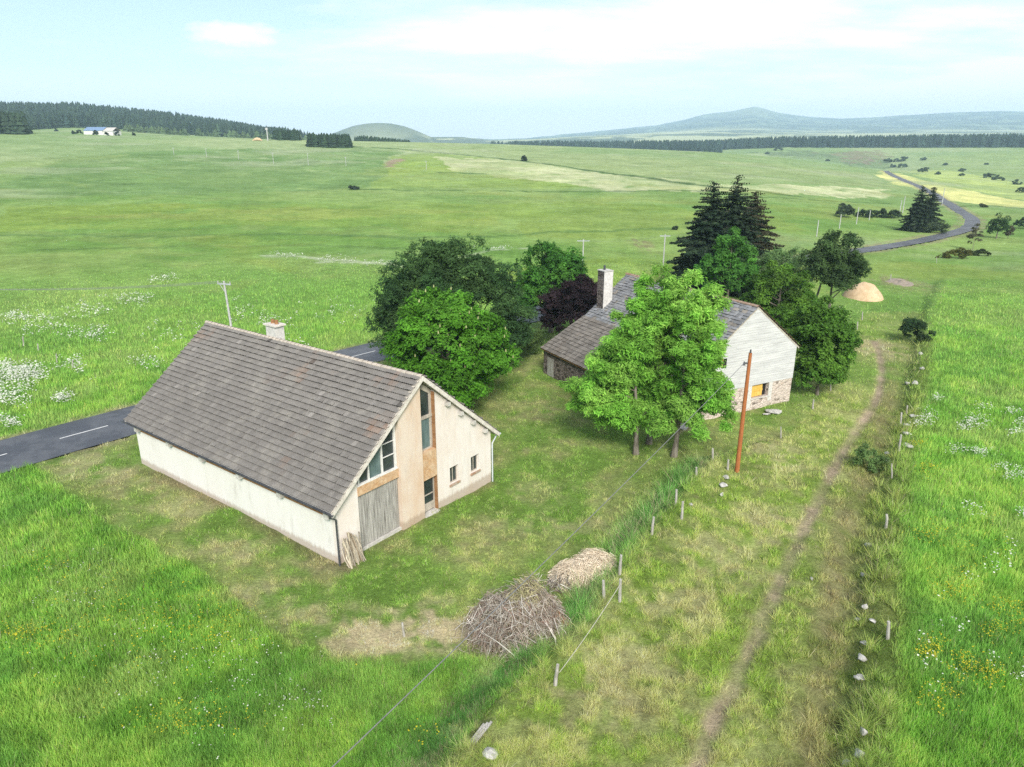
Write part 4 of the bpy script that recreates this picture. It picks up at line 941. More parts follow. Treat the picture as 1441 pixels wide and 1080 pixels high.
# chestnut next to the barn
b0 = G(633, 576); h = height_to(b0, 414)
broadleaf('chestnut_tree', 'round bright green horse chestnut with pale blossom candles behind the barn gable', b0, [(-.3, 0, h * .54, 4.0, 4.0, h * .4), (1.0, .3, h * .46, 3.6, 3.6, h * .36), (-.6, .2, h * .72, 2.8, 2.8, h * .25), (.3, -.4, h * .3, 3.6, 3.2, h * .26)], (.09, .26, .018), 170, 1.05, 26, .34, 17, .135, 1, h, .28, .55, .1, .3, accents=(150, (.55, .56, .28), .2), col2=(.12, .31, .03), zmin=.15)
b0 = G(640, 535); b0 = Vector((b0.x, b0.y + 1.5, b0.z)); h = height_to(b0, 346)
broadleaf('beech_tree', 'broad dark green beech towering behind the blossoming chestnut', b0, [(-1.2, 0, h * .55, 5.2, 4.8, h * .42), (1.6, .3, h * .47, 4.9, 4.8, h * .4), (-.2, .5, h * .72, 3.9, 3.9, h * .28), (-3.2, -.2, h * .42, 4.0, 4.0, h * .33), (2.9, 0, h * .4, 3.6, 3.8, h * .34)], (.05, .115, .036), 260, 1.15, 26, .34, 14, .125, 2, h, .38, .42, .35, .34, col2=(.075, .15, .045), zmin=.3)
b0 = G(775, 468); h = height_to(b0, 343)
broadleaf('maple_tree', 'rounded mid green maple between the dark beech and the farmhouse chimney', b0, [(0, 0, h * .58, 3.6, 3.6, h * .4), (-.4, .2, h * .42, 3.7, 3.7, h * .33), (.9, 0, h * .66, 2.8, 2.8, h * .27)], (.065, .2, .03), 120, 1.0, 22, .34, 16, .15, 3, h, .26, .5, .15, .34, col2=(.09, .245, .036), zmin=.8)
b0 = G(803, 488); h = height_to(b0, 390)
broadleaf('copper_beech', 'low dark purple leaved tree beside the white farmhouse chimney', b0, [(-.3, 0, h * .5, 2.5, 2.5, h * .42), (1.3, .6, h * .6, 2.2, 2.2, h * .36)], (.026, .016, .02), 90, .8, 20, .3, 9, .17, 4, h, .22, .5, .1, .35, col2=(.036, .022, .026), zmin=.3)
# ash group
for (bx_, by_, tp, lab, el, seed, npf) in (
        (948, 643, 372, 'tallest of three feathery ash trees before the farmhouse, on the right with rusty bark', [(.1, 0, .62, 2.6, 2.4, .34), (.9, 0, .34, 3.0, 2.5, .2), (.1, 0, .8, 2.0, 1.9, .17), (1.3, 0, .5, 2.2, 2.0, .24), (1.6, 0, .26, 2.3, 2.0, .13), (.2, -.9, .2, 2.2, 1.6, .11)], 11, 140),
        (913, 625, 382, 'middle one of three feathery ash trees, its thick trunk standing farthest back', [(-.5, 0, .58, 2.5, 2.3, .38), (.2, 0, .46, 3.2, 2.2, .28), (-.2, 0, .8, 1.8, 1.7, .17), (-.2, -.4, .3, 2.0, 1.6, .15), (.2, -.3, .22, 1.8, 1.5, .1)], 12, 110),
        (895, 640, 446, 'smallest of three feathery ash trees, leaning out on the left', [(-1.3, 0, .62, 2.6, 2.3, .32), (-2.6, .3, .42, 2.3, 2.1, .22), (-.7, 0, .8, 1.7, 1.7, .18), (-.6, -.2, .32, 2.6, 2.0, .15), (-.8, -.6, .2, 2.4, 1.7, .11)], 13, 135)):
    b0 = G(bx_, by_); h = height_to(b0, tp); E_ = [(a, b_, c * h, d_, e, f_ * h) for a, b_, c, d_, e, f_ in el]
    broadleaf('ash_tree', lab, b0, E_, (.22, .47, .065), int(npf * 1.45), .55, 17, .34, 14, .15, seed, h, .19, .27, .7, .7, 30, (-.06, 0) if seed == 13 else (.02, 0), 'ash trees in front of the farmhouse', zmin=2.2, col2=(.31, .56, .10), fork=.3)
# spruces behind the farmhouse
b0 = G(992, 408); spruce('spruce_tree', 'dark full spruce with a pointed tip, left in the clump of three behind the farmhouse', b0, height_to(b0, 254), 7.4, 21, (.016, .034, .018), (.028, .05, .024), 'spruces behind the farmhouse', 0, 38)
b0 = G(1024, 408); spruce('spruce_tree', 'tallest dark spruce with a thin open top, middle of the clump of three', b0, height_to(b0, 246), 7.2, 22, (.018, .034, .018), (.03, .05, .024), 'spruces behind the farmhouse', .1, 40)
b0 = G(1050, 400); spruce('spruce_tree', 'brownish spruce on the right of the clump of three behind the farmhouse', b0, height_to(b0, 266), 6.4, 23, (.04, .044, .022), (.055, .05, .026), 'spruces behind the farmhouse', 0, 34)
b0 = G(1022, 432); h = height_to(b0, 328)
broadleaf('young_maple', 'light green domed tree in front of the dark spruces', b0, [(0, 0, h * .6, 3.0, 3.0, h * .38), (-.4, 0, h * .4, 3.3, 3.3, h * .3)], (.085, .25, .036), 95, .9, 20, .34, 14, .16, 31, h, .2, .5, .1, .35, col2=(.11, .29, .045), zmin=.6)
b0 = G(1096, 428); h = height_to(b0, 346)
broadleaf('willow_tree', 'pale grey green willow between the light dome and the dark pair of trunks', b0, [(0, 0, h * .55, 3.6, 3.2, h * .38), (1.2, 0, h * .42, 3.0, 3.0, h * .32), (-1.4, 0, h * .45, 2.6, 2.6, h * .32)], (.14, .25, .085), 90, .85, 18, .42, 8, .2, 32, h, .2, .3, .6, .5, col2=(.18, .28, .11), zmin=.5)
b0 = G(1165, 452); h = height_to(b0, 330)
rt_ = broadleaf('alder_tree', 'dark green tree with two bare trunks standing beside the sand heap', b0, [(-.2, 0, h * .66, 2.7, 2.6, h * .33), (.9, 0, h * .52, 2.6, 2.4, h * .27), (-1.3, .3, h * .62, 2.2, 2.2, h * .3)], (.06, .115, .04), 110, .85, 18, .36, 13, .14, 33, h, .2, .45, .2, .45, col2=(.085, .15, .046), zmin=h * .22)
t2 = MB(); t2.tube([(-1.45, 1.2, -.2), (-1.3, 1.1, h * .25), (-.9, .5, h * .6)], [.2, .15, .06], 7); t2.build('trunk', M['bark'], rt_, True)
b0 = G(1086, 470); b0.x += .4; h = height_to(b0, 373)
broadleaf('yew_bush', 'dense dark green dome shaped bush rising behind the boarded gable', b0, [(0, 0, h * .45, 3.6, 3.2, h * .5), (1.2, -.3, h * .3, 3.0, 3.0, h * .36), (-.6, 0, h * .3, 3.7, 3.4, h * .35)], (.08, .185, .022), 150, .75, 24, .3, 10, .16, 41, h, .25, .45, .0, .25, cat='bush', col2=(.125, .25, .032))
b0 = G(1150, 556); h = height_to(b0, 425); k = PXM(b0)
broadleaf('cherry_laurel', 'leaning green shrub tree hugging the right side of the boarded gable', b0, [(-.3, 1.2, h * .62, 2.0, 2.4, h * .35), (.7, .6, h * .45, 1.9, 1.9, h * .3), (-.1, 0, h * .34, 1.5, 1.5, h * .24), (1.1, 1.6, h * .5, 1.9, 2.2, h * .28), (.2, .5, h * .25, 2.0, 2.0, h * .25)], (.09, .21, .026), 170, .72, 20, .3, 10, .16, 42, h, .14, .45, .2, .4, cat='bush', col2=(.13, .27, .036), zmin=.1, fork=.12)
b0 = G(1285, 484); h = height_to(b0, 449)
broadleaf('juniper_bush', 'dark round bush growing from the stone bank right of the lane', b0, [(0, 0, h * .42, 1.5, 1.6, h * .55)], (.04, .085, .03), 34, .5, 16, .24, 9, .13, 43, h, 0, .4, 0, .5, cat='bush', col2=(.055, .10, .034))
b0 = G(1222, 664); h = height_to(b0, 624)
broadleaf('thorn_bush', 'low sprawling green bush between the trodden path and the stone bank', b0, [(-.3, 0, h * .38, .75, .8, h * .52), (.4, .1, h * .25, .8, .7, h * .35)], (.12, .21, .06), 22, .3, 14, .2, 9, .085, 44, h, 0, .4, .1, .5, cat='bush', col2=(.15, .25, .08))
b0 = G(742, 505); h = height_to(b0, 462)
broadleaf('lilac_bush', 'soft olive bush in the gap between beech and lean-to roof', b0, [(-.4, 0, h * .45, 1.3, 1.6, h * .5), (.5, 1.5, h * .4, 1.2, 1.5, h * .45)], (.085, .14, .04), 40, .55, 16, .3, 9, .13, 45, h, 0, .4, .1, .5, cat='bush', col2=(.1, .16, .05))
# right-hand far trees
b0 = G(1288, 326); spruce('spruce_tree', 'dark far spruce on the left of a pair standing by the road bend', b0, height_to(b0, 260), 4.4, 51, (.02, .036, .02), (.03, .048, .026), 'spruce pair by the road bend', 0, 24)
b0 = G(1304, 324); spruce('spruce_tree', 'dark far spruce on the right of a pair standing by the road bend', b0, height_to(b0, 261), 3.9, 52, (.022, .038, .022), (.032, .05, .028), 'spruce pair by the road bend', 0, 24)
def bush(name, label, px, py, top_, hw, col, seed, group=None, dense=1., cat='bush', trunk=0, depth=1., ls=1.):
    b0 = G(px, py); h = max(.4, height_to(b0, top_)); k = 1 / PXM(b0); wx = hw * k; sz = max(.09, 1.6 * k) * ls
    el = [(0, 0, h * .38, wx * .8, wx * .8 * depth, h * .6), (wx * .35, 0, h * .25, wx * .6, wx * .6 * depth, h * .45), (-wx * .4, 0, h * .22, wx * .55, wx * .55 * depth, h * .5)]
    if trunk: el = [(a, b_, c + h * .12, d_, e, f_ * .85) for a, b_, c, d_, e, f_ in el]; dense *= 2.2
    return broadleaf(name, label, b0, el, col, int(26 * dense), max(.25, min(wx, h) * .28), 12, max(.15, min(wx, h) * .13), 8, sz * .55, seed, h, trunk, .5, 0, .5, 6, group=group, cat=cat, col2=tuple(c * 1.3 for c in col), zmin=h * .2 if trunk else None)
bush('willow_bush', 'grey green bush at the foot of the spruce pair by the road', 1315, 328, 311, 20, (.075, .11, .055), 61, dense=1.3)
bush('roadside_tree', 'small green tree at the right edge beside the road bend', 1402, 336, 302, 15, (.05, .10, .035), 62, cat='tree', trunk=.15)
bush('bare_sapling', 'thin brownish sapling next to the small green tree by the bend', 1418, 336, 314, 7, (.11, .11, .07), 63, cat='tree', trunk=.06, dense=.5)
bush('bare_sapling', 'sparse brownish young tree just left of the road bend verge', 1369, 352, 312, 10, (.12, .12, .07), 64, cat='tree', trunk=.06, dense=.5)
bush('gorse_bush', 'long low gorse bush with yellowish tips, left half of the hedge near the road', 1345, 364, 351, 28, (.10, .10, .02), 65, dense=1.6, depth=.4)
bush('gorse_bush', 'darker low gorse bush, right half of the hedge near the road', 1378, 360, 351, 18, (.05, .075, .025), 66, dense=1.2, depth=.4)
bush('round_bush', 'dark bush cut by the right edge above the stone bank', 1438, 322, 307, 14, (.04, .08, .035), 67)
bush('field_tree', 'small round tree left of the long hedge in the far field', 1188, 306, 286, 12, (.06, .09, .05), 68, cat='tree', trunk=.1)
for i, (px, py, tp, hw, lb) in enumerate(((1215, 306, 294, 12, 'left'), (1237, 306, 294, 13, 'middle'), (1257, 307, 295, 11, 'right'))):
    bush('hedge_bush', 'dark hedge bush in the far field left of the spruce pair, %s one of three' % lb, px, py, tp, hw, (.04, .072, .035), 70 + i, 'hedge bushes left of the spruce pair')
bush('field_bush', 'solitary flat dark bush at the end of the field boundary', 497, 267, 261, 9, (.05, .08, .05), 74)
bush('lone_tree', 'tiny lone tree on the long dark field bank', 738, 227, 219, 5, (.035, .065, .04), 75, cat='tree')
bush('pasture_bush', 'small bush in the pasture left of the tall spruces', 950, 324, 318, 4, (.05, .08, .04), 76)
bush('yellow_bush', 'flat yellowish bush beside the pale far field', 1383, 292, 287, 7, (.07, .09, .035), 77)
SP = [(1248, 229, 7), (1262, 228, 6), (1273, 227, 8), (1299, 226, 5), (1256, 236, 5), (1270, 236, 7), (1300, 243, 8), (1352, 248, 5), (1390, 251, 9), (1404, 254, 8), (1410, 252, 3), (1433, 260, 8), (1438, 271, 9), (1355, 242, 6), (1095, 212, 7), (1165, 227, 3), (1080, 217, 3), (1388, 232, 3), (1330, 233, 4), (1320, 246, 5)]
for i, (px, py, hw) in enumerate(SP):
    bush('scrub_bush', 'scrub bush on the far right hillside, %s' % ['largest of the cluster above the road crest', 'next to the cluster above the road crest', 'dark one left of a row on the slope', 'right of the crest cluster, standing alone', 'first below the cluster at the crest', 'second below the cluster at the crest', 'pale one above the light field', 'small one in mid slope', 'left part of the flat dark row', 'right part of the flat dark row', 'thin upright one beside the dark row', 'dark one near the right edge', 'lower one at the right edge', 'flat one above the dark row', 'dark one under the long forest on the left', 'tiny one on the ridge line', 'tiny one on the left shoulder', 'tiny one high on the slope', 'tiny brownish one beside the track', 'small one above the pale field'][i], px, py, py - hw * .8, hw, (.075, .115, .07), 80 + i, 'scrub on the far hillside', .6)
for i, (px, py, hw, lb) in enumerate(((79, 185, 2.5, 'first from the left'), (104, 189, 3, 'second from the left'), (112, 189, 4, 'third from the left'), (133, 190, 4, 'left of the pair before the shed'), (139, 190, 4, 'right of the pair before the shed'), (150, 191, 3, 'under the white shed wall'), (165, 191, 4, 'at the right end of the shed'), (188, 191, 2.5, 'alone right of the shed'))):
    bush('shed_bush', 'tiny dark bush by the far shed, %s' % lb, px, py, py - hw * 1.7, hw, (.05, .08, .055), 110 + i, 'bushes in front of the far shed', .4)

# ------------------------------------------------------------------ forests (each reads as one mass)
def forest(name, label, xs, ys, hs, seed, col, col2, kind='stuff', wide=.24, tiers=5, seg=7):
    r = np.random.default_rng(seed); zs = terr(np.asarray(xs), np.asarray(ys)); Vs = []; Fs = []; Cs = []; k = 0
    for x, y, z, h in zip(xs, ys, zs, hs):
        w = h * wide * r.uniform(.8, 1.6); t = np.clip(r.normal(1, .22), .5, 1.7); mixk = r.uniform(); c = (np.asarray(col) * (1 - mixk) + np.asarray(col2) * mixk) * t
        for q in range(tiers):
            zb = z + h * (.06 + .9 * q / tiers) - .3; zt_ = z + h * min(1., .06 + .9 * (q + 1.7) / tiers); rr = w * (1 - q / tiers * .86); a = r.uniform(0, 6.28) + np.arange(seg) * 2 * PI / seg
            ring = np.column_stack([x + np.cos(a) * rr * r.uniform(.6, 1.2, seg), y + np.sin(a) * rr * r.uniform(.6, 1.2, seg), zb + r.uniform(-.08, .06, seg) * h])
            Vs.append(ring); Vs.append([(x + r.normal(0, .02) * h, y, zt_)]); Fs += [(k + i, k + (i + 1) % seg, k + seg) for i in range(seg)]; Cs += [c * r.uniform(.8, 1.2) for _ in range(seg)]; k += seg + 1
    V = np.vstack(Vs); F = np.array(Fs); o = mesh_obj(name, V, F.ravel(), np.full(len(F), 3), M['needle'], None, np.array(Cs).clip(0, .4)); return tag(o, label, 'forest', None, kind)
def pol(px, D): 
    phi = np.arctan((np.asarray(px) - CX) / 1054.); return D * np.sin(phi), D * np.cos(phi)
r = np.random.default_rng(77)
px = r.uniform(-120, 438, 9000); D = r.uniform(900, 1560, 9000)
fr = np.interp(px, [-120, 40, 60, 110, 200, 250, 300, 360, 400, 438], [900, 900, 1000, 1040, 1030, 980, 960, 960, 1000, 1150])
k = (D > fr + 40 * (vnoise(px, D, 23, 4) - .5)); px, D = px[k][:5200], D[k][:5200]; X, Y = pol(px, D)
forest('hillside_forest', 'bluish dark spruce forest covering the long hill at the left horizon', X, Y, r.uniform(9, 14, len(X)) + 6 * vnoise(X, Y, 45, 9), 1, (.02, .04, .033), (.042, .07, .042))
px = r.uniform(-80, 42, 320); D = r.uniform(640, 720, 320); X, Y = pol(px, D); forest('spruce_grove', 'dark spruce grove at the left edge below the wooded hill', X, Y, r.uniform(12, 16, len(X)), 2, (.024, .045, .028), (.036, .06, .034))
for (a, b, d0, d1, n, hh_, lb) in ((388, 422, 640, 668, 90, 8.5, 'dark clipped looking grove right of the tall mast, smallest of the row'), (436, 494, 560, 590, 190, 9.0, 'dark dense grove in the middle of the horizon row, in front of the others'), (500, 578, 800, 850, 170, 8., 'low dark grove below the dome shaped hill, right end of the row')):
    px = r.uniform(a, b, n); D = r.uniform(d0, d1, n); X, Y = pol(px, D); forest('conifer_grove', lb, X, Y, hh_ * r.uniform(.8, 1.05, n) * (1 - .35 * ((px - a) / (b - a)) ** 2 if d0 == 800 else 1), int(a), (.018, .038, .02), (.03, .055, .028), wide=.3)
px = np.concatenate([r.uniform(690, 1500, 3300), r.uniform(895, 1015, 420)]); D = np.concatenate([r.uniform(1420, 1640, 3300), r.uniform(1180, 1420, 420)]); k = (D - 1420) > (780 - px) * 1.6; px, D = px[k], D[k]; X, Y = pol(px, D)
forest('valley_forest', 'long straight dark forest band below the blue mountain', X, Y, r.uniform(17, 24, len(X)) * np.interp(px, [690, 760, 1000, 1500], [.55, .65, .85, 1]), 5, (.016, .034, .032), (.03, .055, .042), wide=.2)
px = r.uniform(180, 440, 130); D = np.interp(px, [180, 250, 440], [960, 900, 900]) + r.uniform(-30, 40, 130); X, Y = pol(px, D); forest('forest_edge', 'pale green broadleaf scrub along the lower edge of the hill forest', X, Y, r.uniform(4, 9, len(X)), 6, (.06, .10, .045), (.08, .12, .055), wide=.5, tiers=3)

# ------------------------------------------------------------------ posts, poles, wires
def post(pt, pb, label, group, mat='post', rad=None, name='fence_post', seed=0):
    b0 = G(*pb); h = height_to(b0, pt[1]); r = np.random.default_rng(seed + int(pb[0] * 7)); k = 1 / PXM(b0)
    dx = (pt[0] - proj((b0.x, b0.y, b0.z + h))[0]) * k; rad = rad or .055; dx = max(-.35 * h, min(.35 * h, dx))
    m = MB(); q = np.array((0, .35, .7, 1.)); m.tube(np.column_stack([dx * q, r.normal(0, .02, 4), q * h - .15 * (q == 0)]), rad * np.array((1.1, 1, .92, .85)), 7)
    o = m.build(name, M[mat], None, False); o.location = b0; return tag(o, label, 'fence post' if 'stake' not in name else 'stake', group), b0, h
g1 = 'posts of the yard fence'; g2 = 'posts along the stone bank'; g3 = 'posts by the farmhouse'; g4 = 'posts in the meadow beyond the road'
for i, (pt, pb, lb, gg) in enumerate((
        ((1003, 631), (1003, 648), 'grey fence post at the corner of the yard fence, left of the orange pole', g1), ((1025, 647), (1024, 662), 'grey fence post almost touching the foot of the orange pole', g1), ((980, 658), (980, 671), 'short fence post hidden in reeds below the yard corner', g1),
        ((952, 689), (951, 711), 'pale fence post in reeds, left one of the close pair below the corner', g1), ((961, 706), (959, 731), 'pale fence post on the lane edge, right one of the close pair', g1), ((920, 728), (917, 753), 'pale fence post midway along the reedy bank', g1),
        ((874, 781), (872, 809), 'tall fence post at the right end of the straw heap', g1), ((849, 817), (850, 844), 'white fence post below the straw heap', g1), ((873, 815), (872, 847), 'grey fence post where the white rope is tied', g1), ((808, 806), (807, 824), 'thin fence post against the front of the straw heap', g1),
        ((785, 935), (781, 964), 'short leaning fence post nearest the camera, where the rope ends', g1),
        ((1269, 581), (1267, 600), 'pale post beside the stones at the top of the bank, tallest there', g2), ((1277, 571), (1276, 582), 'short dark post behind the stones at the top of the bank', g2), ((1268, 612), (1265, 636), 'pale leaning post next to the flat bank stones', g2), ((1255, 653), (1255, 673), 'thin grey post on the bank right of the sprawling bush', g2),
        ((1248, 724), (1247, 743), 'grey post halfway down the stone bank', g2), ((1250, 874), (1249, 899), 'white post on the bank nearest the camera', g2),
        ((1214, 439), (1213, 451), 'dark fence post beyond the farmhouse, last of the short row', g3), ((1207, 453), (1206, 464), 'dark fence post in the short row, second from the far end', g3), ((1197, 462), (1196, 481), 'dark fence post in the short row, third and thickest', g3), ((1192, 473), (1191, 485), 'dark fence post in the short row, nearest the shrub', g3),
        ((1145, 563), (1144, 576), 'short grey post below the leaning shrub', g3), ((1169, 535), (1169, 550), 'thin dark post under the leaning shrub', g3), ((1099, 601), (1099, 617), 'thin grey post on the grass in front of the boarded gable', g3), ((1182, 431), (1181, 446), 'thin post beside the twin trunked tree', g3), ((1254, 386), (1253, 395), 'yellowish stake beyond the sand heap', g3),
        ((1350, 357), (1350, 364), 'small post in front of the gorse hedge', g3), ((1318, 362), (1318, 370), 'small pale post left of the gorse hedge', g3),
        ((32, 474), (33, 487), 'white post in the flower meadow, leftmost of the four', g4), ((53, 484), (54, 494), 'short white post in the flower meadow, second from the left', g4), ((79, 498), (80, 511), 'thin white post in the flower meadow, third from the left', g4), ((102, 507), (102, 519), 'white post in the flower meadow nearest the road', g4))):
    p_o, pb_, ph_ = post(pt, pb, lb, gg, rad=.045 if 'thin' in lb or 'small' in lb else .07)
    if 'rope is tied' in lb: ra = pb_ + Vector((0, 0, ph_ * .8))
    if 'where the rope ends' in lb: rb = pb_ + Vector((.15, 0, ph_ * .6))
post((566, 877), (569, 896), 'white wooden stake in the tuft of grass on the bare patch', None, 'post', .05, 'marker_stake')
def wire(name, pts, rad, mat, label, cat, sag=0., n=28):
    m = MB()
    for a, b in pts:
        a, b = np.array(a), np.array(b); t = np.linspace(0, 1, n)[:, None]; P = a * (1 - t) + b * t; P[:, 2] -= (4 * sag * t * (1 - t))[:, 0]; m.tube(P, rad, 5)
    return tag(m.build(name, M[mat], None, True), label, cat)
wire('fence_rope', [(ra, rb)], .016, 'rope', 'pale rope stretched between two posts of the yard fence', 'rope', .12)
pb_ = G(1037, 664); hp = height_to(pb_, 497); tp_ = empty('telephone_pole', pb_, 0, 'tall orange brown wooden pole at the corner of the yard fence', 'utility pole')
MB().tube([(0, 0, -.5), (0, 0, hp * .5), (.03, 0, hp)], [.15, .125, .1], 12).build('shaft', M['pole_brown'], tp_, True)
MB().tube([(-.1, -.03, hp - .62), (-.3, -.05, hp - .62)], .05, 6).tube([(-.3, -.05, hp - .75), (-.3, -.05, hp - .5)], [.09, .02], 8).build('cable_clamp', M['gutter'], tp_, True)
MB().tube([(.03, 0, hp - .002), (.03, 0, hp + .2)], [.06, .05], 8).build('cap', M['gutter'], tp_, True)
a = np.array(pb_) + np.array((-.3, -.05, hp - .62))
# the cable runs on to a pole out of view behind the camera's left
dA = ray(955, 628); dB = ray(440, 1080)
nrm = np.cross(dA, dB); 
dv = np.array((-.62, -1.)); dv /= np.linalg.norm(dv)
best = None
for tq in np.linspace(14, 24, 60):
    q = dB * tq / np.linalg.norm(dB) * 1.0 + np.array((0, 0, CAMH))
    if best is None or abs(q[2] - 6.6) < abs(best[2] - 6.6): best = q
a2 = np.array(best); e2 = a2 + (a2 - a) * .8
wire('telephone_cable', [(a, e2)], .017, 'wire', 'dark cable sloping from the orange pole across the yard to the lower left', 'cable', .5, 60)
# grey pole with crossarm behind the barn
pb2 = G(334, 512); ht = height_to(pb2, 396); up = empty('power_pole', pb2, R(-20), 'grey power pole with a crossarm standing in the meadow behind the barn', 'utility pole')
dxp = (314 - proj((pb2.x, pb2.y, pb2.z + ht))[0]) / PXM(pb2)
MB().tube([(0, 0, -.5), (dxp * .5, 0, ht * .5), (dxp, 0, ht)], [.13, .11, .09], 10).build('shaft', M['pole_grey'], up, True)
ca = MB().box((dxp - .75, -.06, ht - .35), (dxp + .75, .06, ht - .23)); ca.tube([(dxp - .5, 0, ht - .36), (dxp, -.1, ht - .95)], .025, 5); ca.build('crossarm', M['steel'], up)
for q in (-.7, 0, .7): MB().tube([(dxp + q, 0, ht - .228), (dxp + q, 0, ht - .02)], [.06, .045], 7).build('insulator', M['pole_grey'], up, True)
pt2 = np.array(pb2) + np.array((dxp, 0, ht - .05)); e = hit(-260, 520, terr); e = np.array((e[0], e[1], e[2] + 8.5)); off = np.array((.64, -.25, 0))
wire('power_line', [(pt2 + off * q, e + off * q) for q in (-1.05, 0, 1.05)], .014, 'wire', 'three thin power wires running left from the grey pole over the meadow', 'cable', .8)
def tpole(px, base, topy, label, group, arm=.8, mat='pole_grey', rad=.09, name='power_pole'):
    b0 = G(px, base); h = height_to(b0, topy); o = empty(name, b0, 0, label, 'utility pole', group)
    MB().tube([(0, 0, -.3), (0, 0, h)], [rad * 1.2, rad], 7).build('shaft', M[mat], o, True)
    if arm: MB().box((-arm, -.05, h - .35), (arm, .05, h - .22)).build('crossarm', M['steel'], o)
    return np.array(b0) + np.array((0, 0, h - .2))
q1 = tpole(820, 372, 337, 'pale power pole with wide crossarm above the farmhouse chimney', 'power poles behind the farmhouse', 1.1, rad=.1)
q2 = tpole(933, 376, 330, 'pale power pole with wide crossarm left of the tall spruces', 'power poles behind the farmhouse', .9, rad=.1)
q3 = tpole(1149, 333, 310, 'thin pale pole in the field right of the spruces, first of four', 'thin poles in the far right field', 0, rad=.1)
wire('power_line', [(q1, q2), (q2, q3)], .012, 'wire', 'thin wire strung between the pale poles behind the farmhouse', 'cable', .5)
for px, b_, t_, lb in ((1181, 322, 302, 'second of four'), (1205, 316, 292, 'third of four'), (1223, 310, 296, 'last of four')): tpole(px, b_, t_, 'thin pale pole in the far field right of the spruces, %s' % lb, 'thin poles in the far right field', 0, rad=.1)
for px, b_, t_, lb in ((1266, 300, 282, 'left of the close pair behind the spruce pair'), (1270, 300, 276, 'right of the close pair behind the spruce pair'), (1325, 290, 265, 'standing alone beside the far road')): tpole(px, b_, t_, 'pale pole, %s' % lb, 'poles along the far road', 0, rad=.11)
for i, (px, b_, t_) in enumerate(((245, 218, 208), (291, 222, 209), (336, 225, 212), (385, 231, 215), (434, 233, 216), (487, 234, 221), (600, 239, 227))):
    tpole(px, b_, t_, 'pale pole in the row crossing the middle field, %s from the left' % ['first', 'second', 'third', 'fourth', 'fifth', 'sixth', 'seventh'][i], 'row of pale poles across the middle field', .6, rad=.1)
b0 = G(377, 198.5); hm = height_to(b0, 180); mast = empty('mast', b0, 0, 'tall white mast on the horizon left of the dark groves', 'mast')
MB().tube([(0, 0, -.5), (0, 0, hm)], [.5, .4], 10).build('shaft', M['pole_grey'], mast, True); MB().box((-1.1, -.4, hm - 1.6), (.7, .4, hm - .2)).build('aerial_panel', M['pole_grey'], mast)
b0 = G(362, 198.5); m = MB(); m.tube([(-4, 0, 0), (-2, 0, .9), (0, 0, 1.3), (2, 0, 1.), (4, 0, 0)], [.2, 1.0, 1.3, 1.1, .2], 8); o = m.build('sand_heap', M['sand'], None, True); o.location = b0; tag(o, 'small pale sand heap on the horizon beside the tall mast', 'sand heap')
# far white shed
b0 = G(145, 190); sh = empty('farm_shed', b0, R(-8), 'long white farm shed with a blue roof half below the wooded hill', 'shed'); k = 1 / PXM(b0)
def shed_body(x0, x1, h, rmat, nm):
    w = MB().box((x0, -5, -1), (x1, 5, h)); o = w.build('wall', M['frame_white'], sh)
    MB().add([(x0 - .3, -5.4, h - .1), (x1 + .3, -5.4, h - .1), (x1 + .3, 0, h + 2.6), (x0 - .3, 0, h + 2.6), (x0 - .3, 5.4, h - .1), (x1 + .3, 5.4, h - .1)], [(0, 1, 2, 3), (3, 2, 5, 4)]).add([(x0 - .3, -5.4, h - .1), (x0 - .3, 0, h + 2.6), (x0 - .3, 5.4, h - .1)], [(0, 2, 1)]).build('roof', rmat, sh)
shed_body(-22 * k, 7 * k, 3.0, M['bluesheet'], 'a'); shed_body(7.5 * k, 22 * k, 2.6, M['concrete'], 'b')

# ------------------------------------------------------------------ heaps, sticks, rocks
def heap(name, label, base, rx, ry, h, rot, mat, col, seed, cat, bumpy=.15):
    r = np.random.default_rng(seed); na, nr_ = 48, 14; V = []; F = []
    for i in range(nr_ + 1):
        q = i / nr_
        for j in range(na):
            a = j * 2 * PI / na; x, y = rx * q * math.cos(a), ry * q * math.sin(a); V.append((x, y, 0))
    V = np.array(V); V[:, 2] = h * np.maximum(0, 1 - (V[:, 0] / rx) ** 2 - (V[:, 1] / ry) ** 2) ** .8 * (1 + bumpy * 3 * (fbm(V[:, 0] + seed, V[:, 1], .8, seed, 3) - .5)) - .08
    for i in range(nr_):
        for j in range(na): k = (j + 1) % na; F.append((i * na + j, (i + 1) * na + j, (i + 1) * na + k, i * na + k))
    o = MB().add(V, F, col).build(name, mat, None, True); o.location = base; o.rotation_euler = (0, 0, rot)
    if label: tag(o, label, cat)
    return o
b0 = G(1214, 418); heap('sand_heap', 'large pale orange sand heap beside the lane, past the twin trunked tree', b0, 26 / PXM(b0), 3.0, height_to(b0, 397), 0, M['sand'], (1, 1, 1), 3, 'sand heap', .06)
